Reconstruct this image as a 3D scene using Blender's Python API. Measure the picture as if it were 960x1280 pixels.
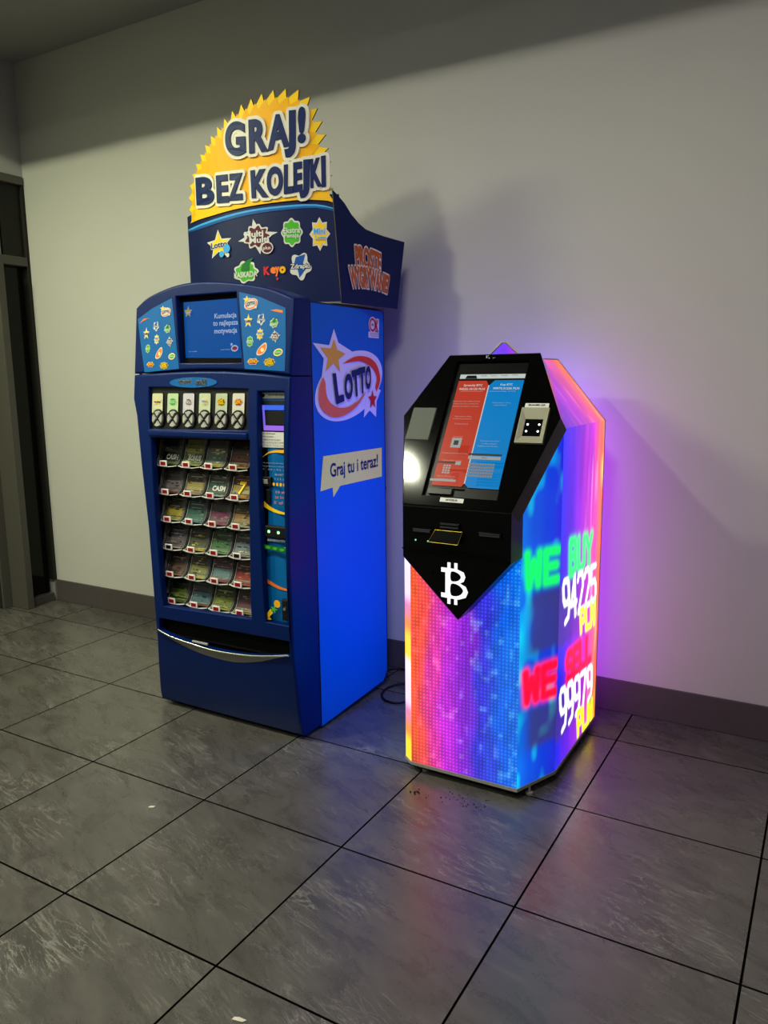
import bpy, bmesh, math, random
from math import sin, cos, pi, radians, hypot
from mathutils import Vector, Matrix
from mathutils.geometry import delaunay_2d_cdt
random.seed(7)
scene = bpy.context.scene
for o in list(bpy.data.objects): bpy.data.objects.remove(o)

# ------------------------------------------------------------------ camera
CAM = Vector((3.7045, -1.3347, 1.5154))
yaw, pitch, roll = -0.527393, 0.1702076, -0.0118813
fw = Vector((sin(yaw)*cos(pitch), cos(yaw)*cos(pitch), -sin(pitch)))
r0 = Vector((cos(yaw), -sin(yaw), 0)); u0 = r0.cross(fw)
rt = cos(roll)*r0 + sin(roll)*u0; up = -sin(roll)*r0 + cos(roll)*u0
cd = bpy.data.cameras.new('camera'); cam = bpy.data.objects.new('camera', cd)
scene.collection.objects.link(cam); scene.camera = cam
M = Matrix((rt, up, -fw)).transposed().to_4x4(); M.translation = CAM
cam.matrix_world = M
cd.sensor_fit = 'HORIZONTAL'; cd.sensor_width = 36; cd.lens = 36*971.01/960
cd.clip_start = .05; cd.clip_end = 60

# ------------------------------------------------------------------ world, exposure
vs = scene.view_settings
vs.view_transform = 'Standard'; vs.look = 'None'; vs.gamma = 1; vs.use_curve_mapping = False
vs.exposure = 0.0
w = bpy.data.worlds.new('world'); scene.world = w; w.use_nodes = True
w.node_tree.nodes['Background'].inputs[0].default_value = (.85, .88, .8, 1)
w.node_tree.nodes['Background'].inputs[1].default_value = .12

# ------------------------------------------------------------------ lamps of the hall (recessed ceiling panels, outside the frame; last three are added fill)
CEIL = 3.5
LAMPS = [((.925, -.34), (.12, .16), 42, (.98, 1, .74)),
         ((-.5, -.27), (.9, .24), 104, (.95, 1, .62)),
         ((2.9, -.27), (.60, .24), 42, (1, .94, .95)),  # added fill for the right side, pinkish to widen the kiosk glow
         ((.3, -2.4), (.8, .8), 46, (1, .98, .80)),  # added fill from behind the camera for wall and floor
         ((4.2, -2.6), (.6, .6), 15, (1, .92, .97))]  # added fill, purplish to tint the floor at the right
for (x, y), (sx, sy), pw, c in LAMPS:
    l = bpy.data.lights.new('panel_light', 'AREA'); l.shape = 'RECTANGLE'; l.size = sx; l.size_y = sy
    l.energy = pw; l.color = c
    o = bpy.data.objects.new('panel_light', l); o.location = (x, y, CEIL-.045); scene.collection.objects.link(o)

# ------------------------------------------------------------------ materials
def lin(c): return tuple(((v/255)/12.92 if v/255 <= .04045 else ((v/255+.055)/1.055)**2.4) for v in c)
_m = {}
def mat(name, rgb=(128, 128, 128), rough=.5, metal=0, em=0, em_rgb=None, noise=.06, nscale=30, coat=0, bump=0, spec=.2, trans=0, alpha=1):
    if name in _m: return _m[name]
    m = bpy.data.materials.new(name); m.use_nodes = True; nt = m.node_tree; b = nt.nodes['Principled BSDF']
    c = lin(rgb)
    b.inputs['Roughness'].default_value = rough; b.inputs['Metallic'].default_value = metal
    b.inputs['Coat Weight'].default_value = coat; b.inputs['Coat Roughness'].default_value = .08
    b.inputs['Specular IOR Level'].default_value = spec
    b.inputs['Transmission Weight'].default_value = trans; b.inputs['Alpha'].default_value = alpha
    tc = nt.nodes.new('ShaderNodeTexCoord'); n = nt.nodes.new('ShaderNodeTexNoise')
    n.inputs['Scale'].default_value = nscale; n.inputs['Detail'].default_value = 4
    nt.links.new(tc.outputs['Object'], n.inputs['Vector'])
    mx = nt.nodes.new('ShaderNodeMix'); mx.data_type = 'RGBA'
    mx.inputs[6].default_value = (*[v*(1-noise) for v in c], 1); mx.inputs[7].default_value = (*[min(1, v*(1+noise)) for v in c], 1)
    nt.links.new(n.outputs['Fac'], mx.inputs[0]); nt.links.new(mx.outputs[2], b.inputs['Base Color'])
    if bump:
        bp = nt.nodes.new('ShaderNodeBump'); bp.inputs['Strength'].default_value = bump; bp.inputs['Distance'].default_value = .002
        nt.links.new(n.outputs['Fac'], bp.inputs['Height']); nt.links.new(bp.outputs[0], b.inputs['Normal'])
    if em:
        b.inputs['Emission Color'].default_value = (*lin(em_rgb or rgb), 1); b.inputs['Emission Strength'].default_value = em
    _m[name] = m
    return m

# ------------------------------------------------------------------ object helpers
def smooth_angle(me, ang=35):
    for p in me.polygons: p.use_smooth = True
    me.set_sharp_from_angle(angle=radians(ang))
def rootpos(parent):
    v = Vector((0, 0, 0))
    while parent is not None: v += parent.location; parent = parent.parent
    return v
def link(name, me, parent=None, loc=None, kind=None):
    o = bpy.data.objects.new(name, me); scene.collection.objects.link(o)
    if parent is not None: o.parent = parent
    if loc is not None: o.location = loc
    if kind: o['kind'] = kind
    return o
class MB:
    """collects faces of ONE object, world coordinates"""
    def __init__(s): s.v = []; s.f = []; s.mi = []; s.mats = []
    def mid(s, m):
        if m not in s.mats: s.mats.append(m)
        return s.mats.index(m)
    def add(s, vs_, fs, m):
        k = len(s.v); i = s.mid(m); s.v += [tuple(p) for p in vs_]
        for f in fs: s.f.append(tuple(k+a for a in f)); s.mi.append(i)
    def box(s, x0, x1, y0, y1, z0, z1, m, bev=0, seg=2):
        if bev:
            bm = bmesh.new(); bmesh.ops.create_cube(bm, size=1)
            for v in bm.verts: v.co = Vector(((x0+x1)/2+v.co.x*(x1-x0), (y0+y1)/2+v.co.y*(y1-y0), (z0+z1)/2+v.co.z*(z1-z0)))
            bmesh.ops.bevel(bm, geom=bm.edges[:], offset=bev, segments=seg, affect='EDGES', profile=.5)
            bm.verts.index_update()
            s.add([v.co[:] for v in bm.verts], [[v.index for v in f.verts] for f in bm.faces], m); bm.free()
        else:
            s.add([(x0,y0,z0),(x1,y0,z0),(x1,y1,z0),(x0,y1,z0),(x0,y0,z1),(x1,y0,z1),(x1,y1,z1),(x0,y1,z1)],
                  [(0,3,2,1),(4,5,6,7),(0,1,5,4),(1,2,6,5),(2,3,7,6),(3,0,4,7)], m)
    def prism(s, front, back, m):
        n = len(front)
        s.add(list(front)+list(back), [tuple(range(n)), tuple(range(2*n-1, n-1, -1))]+[(i, n+i, n+(i+1) % n, (i+1) % n) for i in range(n)], m)
    def tube(s, pts, r, m, n=8, closed=False):
        pts = [Vector(p) for p in pts]; L = len(pts); rings = []
        for i, p in enumerate(pts):
            a = pts[i-1] if (i or closed) else p; b = pts[(i+1) % L] if (i < L-1 or closed) else p
            t = (b-a).normalized(); ref = Vector((0, 0, 1)) if abs(t.z) < .9 else Vector((1, 0, 0))
            e1 = t.cross(ref).normalized(); e2 = t.cross(e1)
            rings.append([p+r*(cos(2*pi*k/n)*e1+sin(2*pi*k/n)*e2) for k in range(n)])
        vv = [q for rr in rings for q in rr]; ff = []
        for i in range(L if closed else L-1):
            j = (i+1) % L
            for k in range(n): ff.append((i*n+k, i*n+(k+1) % n, j*n+(k+1) % n, j*n+k))
        if not closed: ff += [tuple(range(n)), tuple(range(L*n-1, (L-1)*n-1, -1))]
        s.add(vv, ff, m)
    def cyl(s, c, axis, r, h, m, n=20, r2=None):
        c = Vector(c); a = Vector(axis).normalized(); ref = Vector((0, 0, 1)) if abs(a.z) < .9 else Vector((1, 0, 0))
        e1 = a.cross(ref).normalized(); e2 = a.cross(e1); r2 = r if r2 is None else r2
        f = [c+r*(cos(2*pi*k/n)*e1+sin(2*pi*k/n)*e2) for k in range(n)]
        g = [c+h*a+r2*(cos(2*pi*k/n)*e1+sin(2*pi*k/n)*e2) for k in range(n)]
        s.prism(f, g, m)
    def build(s, name, parent=None, smooth=None, kind=None, loc=None, fix=True):
        org = rootpos(parent)+(Vector(loc) if loc is not None else Vector((0, 0, 0)))
        me = bpy.data.meshes.new(name)
        me.from_pydata([(x-org.x, y-org.y, z-org.z) for x, y, z in s.v], [], s.f)
        for m in s.mats: me.materials.append(m)
        for p, i in zip(me.polygons, s.mi): p.material_index = i
        if fix:
            bm = bmesh.new(); bm.from_mesh(me); bmesh.ops.recalc_face_normals(bm, faces=bm.faces); bm.to_mesh(me); bm.free()
        if isinstance(smooth, (int, float)) and smooth: smooth_angle(me, smooth)
        o = link(name, me, parent, loc, kind)
        if isinstance(smooth, str): o['label'] = smooth
        return o
def thing(name, loc, label, cat, group=None):
    o = bpy.data.objects.new(name, None); scene.collection.objects.link(o); o.location = loc; o.empty_display_size = .1
    return tag(o, label, cat, group)
def tag(o, label, cat, group=None, kind=None):
    o['label'] = label; o['category'] = cat
    if group: o['group'] = group
    if kind: o['kind'] = kind
    return o

# 2D shapes ----------------------------------------------------------
def area(p): return sum(p[i-1][0]*p[i][1]-p[i][0]*p[i-1][1] for i in range(len(p)))/2
def inside(pt, poly):
    x, y = pt; c = False; n = len(poly)
    for i in range(n):
        (x1, y1), (x2, y2) = poly[i-1], poly[i]
        if (y1 > y) != (y2 > y) and x < (x2-x1)*(y-y1)/(y2-y1)+x1: c = not c
    return c
def cdt(outer, holes=(), grid=0):
    vv = [Vector(p) for p in outer]; ee = [(i, (i+1) % len(outer)) for i in range(len(outer))]
    for h in holes:
        k = len(vv); vv += [Vector(p) for p in h]; ee += [(k+i, k+(i+1) % len(h)) for i in range(len(h))]
    if grid:
        xs = [p[0] for p in outer]; ys = [p[1] for p in outer]
        nx = int((max(xs)-min(xs))/grid)+1; ny = int((max(ys)-min(ys))/grid)+1
        for i in range(1, nx):
            for j in range(1, ny):
                q = (min(xs)+i*(max(xs)-min(xs))/nx, min(ys)+j*(max(ys)-min(ys))/ny)
                if inside(q, outer) and not any(inside(q, h) for h in holes): vv.append(Vector(q))
    V, _, F, *_ = delaunay_2d_cdt(vv, ee, [], 0, 1e-6)
    out = []
    for f in F:
        c = (sum(V[i][0] for i in f)/3, sum(V[i][1] for i in f)/3)
        if inside(c, outer) and not any(inside(c, h) for h in holes): out.append(tuple(f))
    return [tuple(v) for v in V], out
def ell(cx, cy, rx, ry, n=28, rot=0):
    return [(cx+rx*cos(t)*cos(rot)-ry*sin(t)*sin(rot), cy+rx*cos(t)*sin(rot)+ry*sin(t)*cos(rot)) for t in [2*pi*k/n for k in range(n)]]
def star(cx, cy, rx, ry, n=5, inner=.45, rot=0):
    out = []
    for k in range(2*n):
        t = pi/2+rot+pi*k/n; q = 1 if k % 2 == 0 else inner
        out.append((cx+rx*q*cos(t), cy+ry*q*sin(t)))
    return out
def blob(cx, cy, rx, ry, n=8, d=.14, ph=0):
    return [(cx+rx*(1-d+d*cos(n*t+ph))*cos(t), cy+ry*(1-d+d*cos(n*t+ph))*sin(t)) for t in [2*pi*k/48 for k in range(48)]]
def rrect(x0, x1, y0, y1, r, n=4):
    out = []
    for cx, cy, a in ((x1-r, y0+r, -90), (x1-r, y1-r, 0), (x0+r, y1-r, 90), (x0+r, y0+r, 180)):
        out += [(cx+r*cos(radians(a+90*k/n)), cy+r*sin(radians(a+90*k/n))) for k in range(n+1)]
    return out
def grow(p, d):
    """offset a polygon outward by d"""
    if area(p) < 0: p = p[::-1]
    n = len(p); out = []
    for i in range(n):
        a, b, c = Vector(p[i-1]), Vector(p[i]), Vector(p[(i+1) % n])
        e1 = (b-a); e2 = (c-b)
        if e1.length < 1e-9: e1 = e2
        if e2.length < 1e-9: e2 = e1
        e1 = e1.normalized(); e2 = e2.normalized()
        n1 = Vector((e1.y, -e1.x)); n2 = Vector((e2.y, -e2.x)); m = n1+n2
        if m.length < 1e-6: m = n1
        m.normalize(); k = max(.45, m.dot(n1)); out.append(tuple(b+m*d/k))
    return out
def smoothpoly(pts, n=6, closed=False):
    out = []; L = len(pts); g = lambda i: Vector(pts[i % L]) if closed else Vector(pts[max(0, min(L-1, i))])
    for i in range(L if closed else L-1):
        a, b, c, d = g(i-1), g(i), g(i+1), g(i+2)
        for k in range(n):
            t = k/n; out.append(tuple(.5*((2*b)+(c-a)*t+(2*a-5*b+4*c-d)*t*t+(3*b-a-3*c+d)*t**3)))
    if not closed: out.append(tuple(pts[-1]))
    return out
# text -> 2D mesh in its own bounding box ------------------------------
_tc = {}
def text2d(s, bold=0.0, res=3, spacing=1.0):
    key = (s, bold, res, spacing)
    if key in _tc: return _tc[key]
    c = bpy.data.curves.new('lettering', 'FONT'); c.body = s; c.size = 1; c.offset = bold; c.resolution_u = res; c.space_character = spacing
    o = bpy.data.objects.new('lettering', c)
    me = bpy.data.meshes.new_from_object(o)
    V = [(v.co.x, v.co.y) for v in me.vertices]; F = [tuple(p.vertices) for p in me.polygons]
    cnt = {}
    for f in F:
        for i in range(len(f)):
            e = tuple(sorted((f[i-1], f[i]))); cnt[e] = cnt.get(e, 0)+1
    E = [e for e, k in cnt.items() if k == 1]
    bpy.data.objects.remove(o); bpy.data.curves.remove(c); bpy.data.meshes.remove(me)
    x0, x1 = min(p[0] for p in V), max(p[0] for p in V); y0, y1 = min(p[1] for p in V), max(p[1] for p in V)
    V = [((x-x0)/(x1-x0), (y-y0)/(y1-y0)) for x, y in V]
    _tc[key] = (V, F, E); return _tc[key]
def quadmap(q):
    (a, b, c, d) = q      # BL BR TR TL
    return lambda u, v: ((1-u)*(1-v)*a[0]+u*(1-v)*b[0]+u*v*c[0]+(1-u)*v*d[0], (1-u)*(1-v)*a[1]+u*(1-v)*b[1]+u*v*c[1]+(1-u)*v*d[1])
def rect(cx, cy, w_, h): return [(cx-w_/2, cy-h/2), (cx+w_/2, cy-h/2), (cx+w_/2, cy+h/2), (cx-w_/2, cy+h/2)]
class Print:
    """flat print layers on a mapped surface S(a, b, off)"""
    def __init__(s, S, off=.0012, step=.0007): s.S = S; s.off = off; s.step = step; s.mb = MB()
    def put(s, V, F, m):
        s.mb.add([s.S(a, b, s.off) for a, b in V], F, m)
    def poly(s, pts, m, holes=(), grid=0, up=True):
        if up: s.off += s.step
        V, F = cdt(pts, holes, grid); s.put(V, F, m); return s
    def text(s, t, q, m, bold=0.0, wide=0, outline=None, ow=.01, warp=None, spacing=1.0, res=3):
        V, F, E = text2d(t, bold, res, spacing); f = quadmap(q) if not callable(q) else q
        W = [f(u, v) for u, v in V]
        if warp: W = [warp(p) for p in W]
        if outline:
            s.off += s.step
            for i, j in E:
                a, b = Vector(W[i]), Vector(W[j]); d = b-a
                if d.length < 1e-7: continue
                d.normalize(); n = Vector((-d.y, d.x))*ow
                s.put([tuple(a+n), tuple(a-n), tuple(b-n), tuple(b+n)], [(0, 1, 2, 3)], outline)
            for i in set(k for e in E for k in e):
                s.put(ell(W[i][0], W[i][1], ow, ow, 8), [tuple(range(8))], outline)
            s.put(W, F, outline)
        s.off += s.step*1.5; s.put(W, F, m); return s
    def build(s, name, parent, label=None):
        o = s.mb.build(name, parent, fix=False)
        if label: o['label'] = label
        return o

# ================================================================== SETTING
wallM = mat('plaster', (182, 181, 176), .85, noise=.025, nscale=3, bump=.15)
ceilM = mat('ceiling_paint', (150, 150, 146), .9, noise=.03, nscale=4)
darkM = mat('door_frame_metal', (74, 72, 66), .5, noise=.05)
darkP = mat('door_panel', (28, 28, 26), .35, noise=.05)
baseM = mat('baseboard_stone', (76, 70, 70), .45, noise=.1, nscale=25)
grout = mat('grout', (14, 12, 11), .95, spec=.02)

def stone():
    m = bpy.data.materials.new('stone_tile'); m.use_nodes = True; nt = m.node_tree; N = nt.nodes; L = nt.links; b = N['Principled BSDF']
    tc = N.new('ShaderNodeTexCoord'); oi = N.new('ShaderNodeObjectInfo')
    sc = N.new('ShaderNodeVectorMath'); sc.operation = 'SCALE'; sc.inputs['Scale'].default_value = 7.31
    L.new(oi.outputs['Location'], sc.inputs[0])
    ad = N.new('ShaderNodeVectorMath'); ad.operation = 'ADD'; L.new(tc.outputs['Object'], ad.inputs[0]); L.new(sc.outputs[0], ad.inputs[1])
    def noise(scale, stretch, rot, det=6, dist=.4, rough=.6):
        mp = N.new('ShaderNodeMapping'); mp.inputs['Scale'].default_value = stretch; mp.inputs['Rotation'].default_value = (0, 0, radians(rot))
        mp.vector_type = 'TEXTURE'; mp.inputs['Scale'].default_value = tuple(1/v for v in stretch)
        n = N.new('ShaderNodeTexNoise'); n.inputs['Scale'].default_value = scale; n.inputs['Detail'].default_value = det
        n.inputs['Distortion'].default_value = dist; n.inputs['Roughness'].default_value = rough
        L.new(ad.outputs[0], mp.inputs[0]); L.new(mp.outputs[0], n.inputs['Vector']); return n.outputs['Fac']
    def ramp(src, st):
        r = N.new('ShaderNodeValToRGB'); e = r.color_ramp.elements
        e[0].position, e[0].color = st[0][0], (*[st[0][1]]*3, 1); e[1].position, e[1].color = st[-1][0], (*[st[-1][1]]*3, 1)
        for p, v in st[1:-1]: q = e.new(p); q.color = (v, v, v, 1)
        L.new(src, r.inputs[0]); return r.outputs[0]
    def math(op, a, b_):
        k = N.new('ShaderNodeMath'); k.operation = op
        for i, x in enumerate((a, b_)):
            if isinstance(x, (int, float)): k.inputs[i].default_value = x
            else: L.new(x, k.inputs[i])
        return k.outputs[0]
    base = noise(5, (1, 2.6, 1), -22, 8, .6, .65)
    fine = noise(160, (1, 2.2, 1), -22, 3, 0, .6)
    vein = ramp(noise(3.2, (1, 6.5, 1), -14, 5, 1.0, .62), [(.475, 0), (.5, 1), (.517, 0)])
    vein2 = ramp(noise(7, (1, 6.5, 1), -24, 5, .8, .65), [(.482, 0), (.5, 1), (.514, 0)])
    mask = ramp(noise(2.1, (1, 1, 1), 0, 2, 0), [(.47, 0), (.62, 1)])
    mask2 = ramp(noise(2.8, (1, 1.6, 1), 40, 2, 0), [(.5, 0), (.64, 1)])
    v = math('ADD', math('MULTIPLY', vein, mask), math('MULTIPLY', vein2, mask2))
    col = N.new('ShaderNodeValToRGB'); e = col.color_ramp.elements
    e[0].position, e[0].color = .3, (.043, .039, .035, 1); e[1].position, e[1].color = .72, (.098, .091, .083, 1)
    f = math('ADD', math('MULTIPLY', base, .8), math('MULTIPLY', fine, .2)); L.new(f, col.inputs[0])
    mx = N.new('ShaderNodeMix'); mx.data_type = 'RGBA'; mx.inputs[7].default_value = (.29, .27, .25, 1)
    L.new(math('MULTIPLY', v, .42), mx.inputs[0]); L.new(col.outputs[0], mx.inputs[6]); L.new(mx.outputs[2], b.inputs['Base Color'])
    rr = N.new('ShaderNodeMapRange'); rr.inputs[3].default_value = .20; rr.inputs[4].default_value = .36; b.inputs['Specular IOR Level'].default_value = .85
    L.new(f, rr.inputs[0]); L.new(rr.outputs[0], b.inputs['Roughness'])
    bp = N.new('ShaderNodeBump'); bp.inputs['Strength'].default_value = .35; bp.inputs['Distance'].default_value = .0012
    L.new(math('ADD', f, math('MULTIPLY', v, .6)), bp.inputs['Height']); L.new(bp.outputs[0], b.inputs['Normal'])
    return m
stoneM = stone()

WY = 2.10; LX = -.97
mb = MB(); mb.box(LX-.4, 5.6, -3.6, WY+.02, -.06, -.008, grout)
floor = mb.build('floor', kind='structure')
def tile_mesh(sx, sy):
    m = MB(); x, y, c = sx/2, sy/2, .0005
    top = [(-x+c, -y+c, 0), (x-c, -y+c, 0), (x-c, y-c, 0), (-x+c, y-c, 0)]; lo = [(-x, -y, -.0012), (x, -y, -.0012), (x, y, -.0012), (-x, y, -.0012)]
    bt = [(a, b, -.009) for a, b, _ in lo]
    m.add(top+lo+bt, [(0, 1, 2, 3)]+[(4+i, 4+(i+1) % 4, (i+1) % 4, i) for i in range(4)]+[(8+i, 8+(i+1) % 4, 4+(i+1) % 4, 4+i) for i in range(4)], stoneM)
    me = bpy.data.meshes.new('tile'); me.from_pydata(m.v, [], m.f); me.materials.append(stoneM); me.materials.append(grout)
    for p in me.polygons: p.material_index = 0 if p.index == 0 else 1
    return me
cache = {}; J = .0058
for i in range(-2, 9):
    for j in range(-6, 4):
        x0, x1 = i*.6, (i+1)*.6; y0, y1 = j*.6, (j+1)*.6
        x0 = max(x0, LX-.35); x1 = min(x1, 5.55); y0 = max(y0, -3.6); y1 = min(y1, WY+.003)
        if x1-x0 < .02 or y1-y0 < .02: continue
        sx, sy = round(x1-x0-J, 4), round(y1-y0-J, 4)
        if (sx, sy) not in cache: cache[(sx, sy)] = tile_mesh(sx, sy)
        link('tile', cache[(sx, sy)], floor, ((x0+x1)/2, (y0+y1)/2, 0))

mb = MB(); mb.box(LX-.45, 5.6, WY, WY+.12, -.06, CEIL+.1, wallM); mb.build('wall_back', kind='structure')
mb = MB()   # left wall with the door opening (y up to the corner, head at 2.82)
mb.box(LX-.12, LX, -3.6, .45, 0, 2.82, wallM); mb.box(LX-.12, LX, -3.6, WY, 2.82, CEIL+.02, wallM)
mb.build('wall_left', kind='structure')
mb = MB(); mb.box(LX-.45, 5.6, -3.6, WY+.12, CEIL, CEIL+.1, ceilM); mb.build('ceiling', kind='structure')
mb = MB(); mb.box(LX, 5.6, .82, .98, 3.19, CEIL+.01, ceilM); o = mb.build('shadow_beam_1', kind='structure')      # unseen beam, added to shade the top of the back wall
mb = MB(); mb.box(LX, 5.6, WY-.012, WY+.002, .001, .15, baseM, bev=.002); mb.build('baseboard_back', kind='structure')

# door in the left wall -------------------------------------------------
door = bpy.data.objects.new('door_1', None); scene.collection.objects.link(door); door.location = (LX, 1.9, 0); door['kind'] = 'structure'
def dpart(name, *b, m=darkM, bev=.003):
    k = MB(); k.box(*b, m, bev=bev); return k.build(name, door)
dpart('head_frame', LX-.13, LX+.012, .5, WY-.012, 2.772, 2.822, m=mat('head_trim', (92, 90, 82), .45, noise=.1))
dpart('transom', LX-.12, LX+.004, .5, WY-.012, 2.265, 2.322)
dpart('post', -1.12, -.935, 1.835, 1.885, 0, 2.265)
dpart('jamb', LX-.12, LX+.004, WY-.022, WY, .15, 2.772, m=mat('jamb_dark', (34, 33, 30), .5))
dpart('kick_plate', LX-.03, LX-.006, 1.885, WY-.022, 0, .055)
k = MB(); k.box(LX-.075, LX-.055, 1.885, WY-.02, .055, 2.265, mat('side_glass', (12, 12, 11), .12)); k.build('side_glass', door)
k = MB(); k.box(LX-.075, LX-.055, 1.62, 1.99, 2.322, 2.772, mat('transom_glass', (20, 22, 21), .1)); k.build('transom_glass', door)
dpart('transom_mullion', LX-.08, LX-.02, 1.90, 1.915, 2.322, 2.772, m=mat('glass_edge', (96, 104, 100), .3))
dpart('transom_panel', LX-.05, LX-.02, 1.93, WY-.022, 2.322, 2.772, m=darkP)
dpart('hinge_stile', -1.135, -1.10, 1.77, 1.835, 0, 2.265)
dpart('door_leaf', -1.15, -1.115, .62, 1.77, .01, 2.26, m=mat('door_leaf', (50, 49, 44), .5))
dpart('corner_seal', LX-.001, LX+.009, WY-.02, WY-.011, .005, .14, m=mat('silicone', (110, 110, 104), .5), bev=0)

# ceiling luminaires housing (things), the added fill lamps too ------------------------------------
lampM = mat('lamp_diffuser', (235, 235, 225), .6, em=1.2); housM = mat('lamp_housing', (190, 190, 186), .5)
where = ['warm ceiling panel lamp in front of the blue vending machine', 'warm ceiling panel lamp nearest the dark door', 'added fill lamp above the glowing kiosk',
         'added fill lamp in the middle of the hall behind the camera', 'added fill lamp at the right of the hall behind the camera']
for ((x, y), (sx, sy), pw, c), lab in zip(LAMPS, where):
    t = thing('ceiling_lamp', (x, y, CEIL), lab, 'lamp', 'ceiling panel lamps')
    k = MB()
    for a in (-1, 1):
        k.box(x+a*(sx/2+.02)-.012, x+a*(sx/2+.02)+.012, y-sy/2-.03, y+sy/2+.03, CEIL-.05, CEIL, housM)
        k.box(x-sx/2-.01, x+sx/2+.01, y+a*(sy/2+.02)-.012, y+a*(sy/2+.02)+.012, CEIL-.05, CEIL, housM)
    k.build('frame', t)
    k = MB(); k.box(x-sx/2, x+sx/2, y-sy/2, y+sy/2, CEIL-.034, CEIL-.03, lampM); k.build('diffuser', t)

# ================================================================== LOTTERY VENDING MACHINE
navy = mat('blue_plastic', (0, 27, 84), .38, noise=.04, nscale=300, bump=.05, spec=.13)
navyD = mat('blue_plastic_dark', (3, 20, 60), .4, noise=.05)
black = mat('black_plastic', (7, 7, 9), .5, spec=.3)
blk2 = mat('black_liner', (3, 3, 4), .8, spec=.1)
pblue = mat('print_blue', (0, 92, 160), .4, noise=.05, nscale=8)
white = mat('print_white', (205, 205, 198), .5, noise=.02)
yel = mat('print_yellow', (246, 200, 20), .5); gold = mat('print_gold', (238, 172, 6), .5); cream = mat('print_cream', (242, 214, 160), .5)
inkM = mat('print_navy', (10, 32, 84), .5); red = mat('print_red', (206, 34, 40), .5); orange = mat('print_orange', (240, 120, 40), .5)
green = mat('print_green', (70, 170, 40), .5); dgreen = mat('print_dark_green', (22, 110, 40), .5); maroon = mat('print_maroon', (88, 18, 44), .5)
grey = mat('print_grey', (150, 155, 160), .5); cyan = mat('print_cyan', (60, 160, 225), .5); pblack = mat('print_black', (14, 14, 16), .5)
chrome = mat('chrome', (205, 205, 205), .22, metal=1, noise=.03)
vm = thing('vending_machine', (1.43, 1.5, 0), 'tall blue lottery vending machine with scratch card window, left of the glowing kiosk', 'vending machine')

mb = MB(); mb.box(.985, 1.842, 1.275, 1.878, .03, 1.826, navyD, bev=.006); mb.build('cabinet', vm)
mb = MB()
for fx in (1.05, 1.77):
    for fy in (1.3, 1.80): mb.cyl((fx, fy, 0), (0, 0, 1), .022, .034, black)
mb.box(1.02, 1.80, 1.22, 1.86, .018, .032, blk2)
mb.build('plinth', vm)
FZ = [0, .1, .3, .545, .81, 1.13, 1.376, 1.53, 1.826, 2]; FY = [1.165, 1.135, 1.098, 1.073, 1.076, 1.088, 1.106, 1.125, 1.161, 1.185]
def lerp(z, X, Y):
    if z <= X[0]: return Y[0]
    for i in range(len(X)-1):
        if z <= X[i+1]: return Y[i]+(Y[i+1]-Y[i])*(z-X[i])/(X[i+1]-X[i])
    return Y[-1]
def crom(z, X, Y):
    for i in range(len(X)-1):
        if z <= X[i+1] or i == len(X)-2:
            t = (z-X[i])/(X[i+1]-X[i]); h = X[i+1]-X[i]
            m0 = (Y[i+1]-Y[max(i-1, 0)])/(X[i+1]-X[max(i-1, 0)])*h; m1 = (Y[min(i+2, len(Y)-1)]-Y[i])/(X[min(i+2, len(Y)-1)]-X[i])*h
            return (2*t**3-3*t*t+1)*Y[i]+(t**3-2*t*t+t)*m0+(-2*t**3+3*t*t)*Y[i+1]+(t**3-t*t)*m1
def fy(z): return crom(max(0, z), FZ, FY)
def Sf(x, z, off=0): return (x, fy(z)-off, z)
def Sfr(x, z, off=0): return (x, fy(z)+.034-off, z)       # recessed panels

def plate(name, outer, holes, m, parent, yback, xback=None, r=.010, rh=.005, hd=.03, grid=.07):
    """moulded front with rounded rim, rounded openings"""
    if area(outer) < 0: outer = outer[::-1]
    holes = [h if area(h) > 0 else h[::-1] for h in holes]
    k = MB(); inn = grow(outer, -r); hh = [grow(h, rh) for h in holes]
    V, F = cdt(inn, hh, grid); k.add([Sf(a, b) for a, b in V], F, m)
    n = len(outer); st = 4; rings = []
    for s in range(st+1):
        t = pi/2*s/st; q = grow(outer, -r+r*sin(t)); rings.append([(a, fy(b)+r*(1-cos(t)), b) for a, b in q])
    cx = 1.42
    rings.append([(lerp(0, [0, 1], [0, 0])+(xback(a, b) if xback else a), yback, b) for a, b in outer])
    vv = [p for rg in rings for p in rg]; ff = []
    for s in range(len(rings)-1):
        for i in range(n): ff.append((s*n+i, (s+1)*n+i, (s+1)*n+(i+1) % n, s*n+(i+1) % n))
    k.add(vv, ff, m)
    for h in holes:
        n = len(h); rings = []
        for s in range(4):
            t = pi/2*s/3; q = grow(h, rh-rh*sin(t)); rings.append([(a, fy(b)+rh*(1-cos(t)), b) for a, b in q])
        rings.append([(a, fy(b)+hd, b) for a, b in h])
        vv = [p for rg in rings for p in rg]; ff = []
        for s in range(len(rings)-1):
            for i in range(n): ff.append((s*n+i, s*n+(i+1) % n, (s+1)*n+(i+1) % n, (s+1)*n+i))
        k.add(vv, ff, m)
    return k.build(name, parent, smooth=40)
def dense(p, d=.05):
    out = []; n = len(p)
    for i in range(n):
        a, b = Vector(p[i]), Vector(p[(i+1) % n]); q = max(1, int((b-a).length/d))
        out += [tuple(a+(b-a)*t/q) for t in range(q)]
    return out
def liner(name, h, y0, y1, m, parent):
    """dark box behind an opening: side walls and a back wall"""
    k = MB(); h = h if area(h) > 0 else h[::-1]; h = grow(h, .001); n = len(h)
    a = [(p[0], fy(p[1])+y0, p[1]) for p in h]; b = [(p[0], y1, p[1]) for p in h]
    k.add(a+b, [(i, (i+1) % n, n+(i+1) % n, n+i) for i in range(n)]+[tuple(range(n, 2*n))], m)
    return k.build(name, parent, fix=False)
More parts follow.
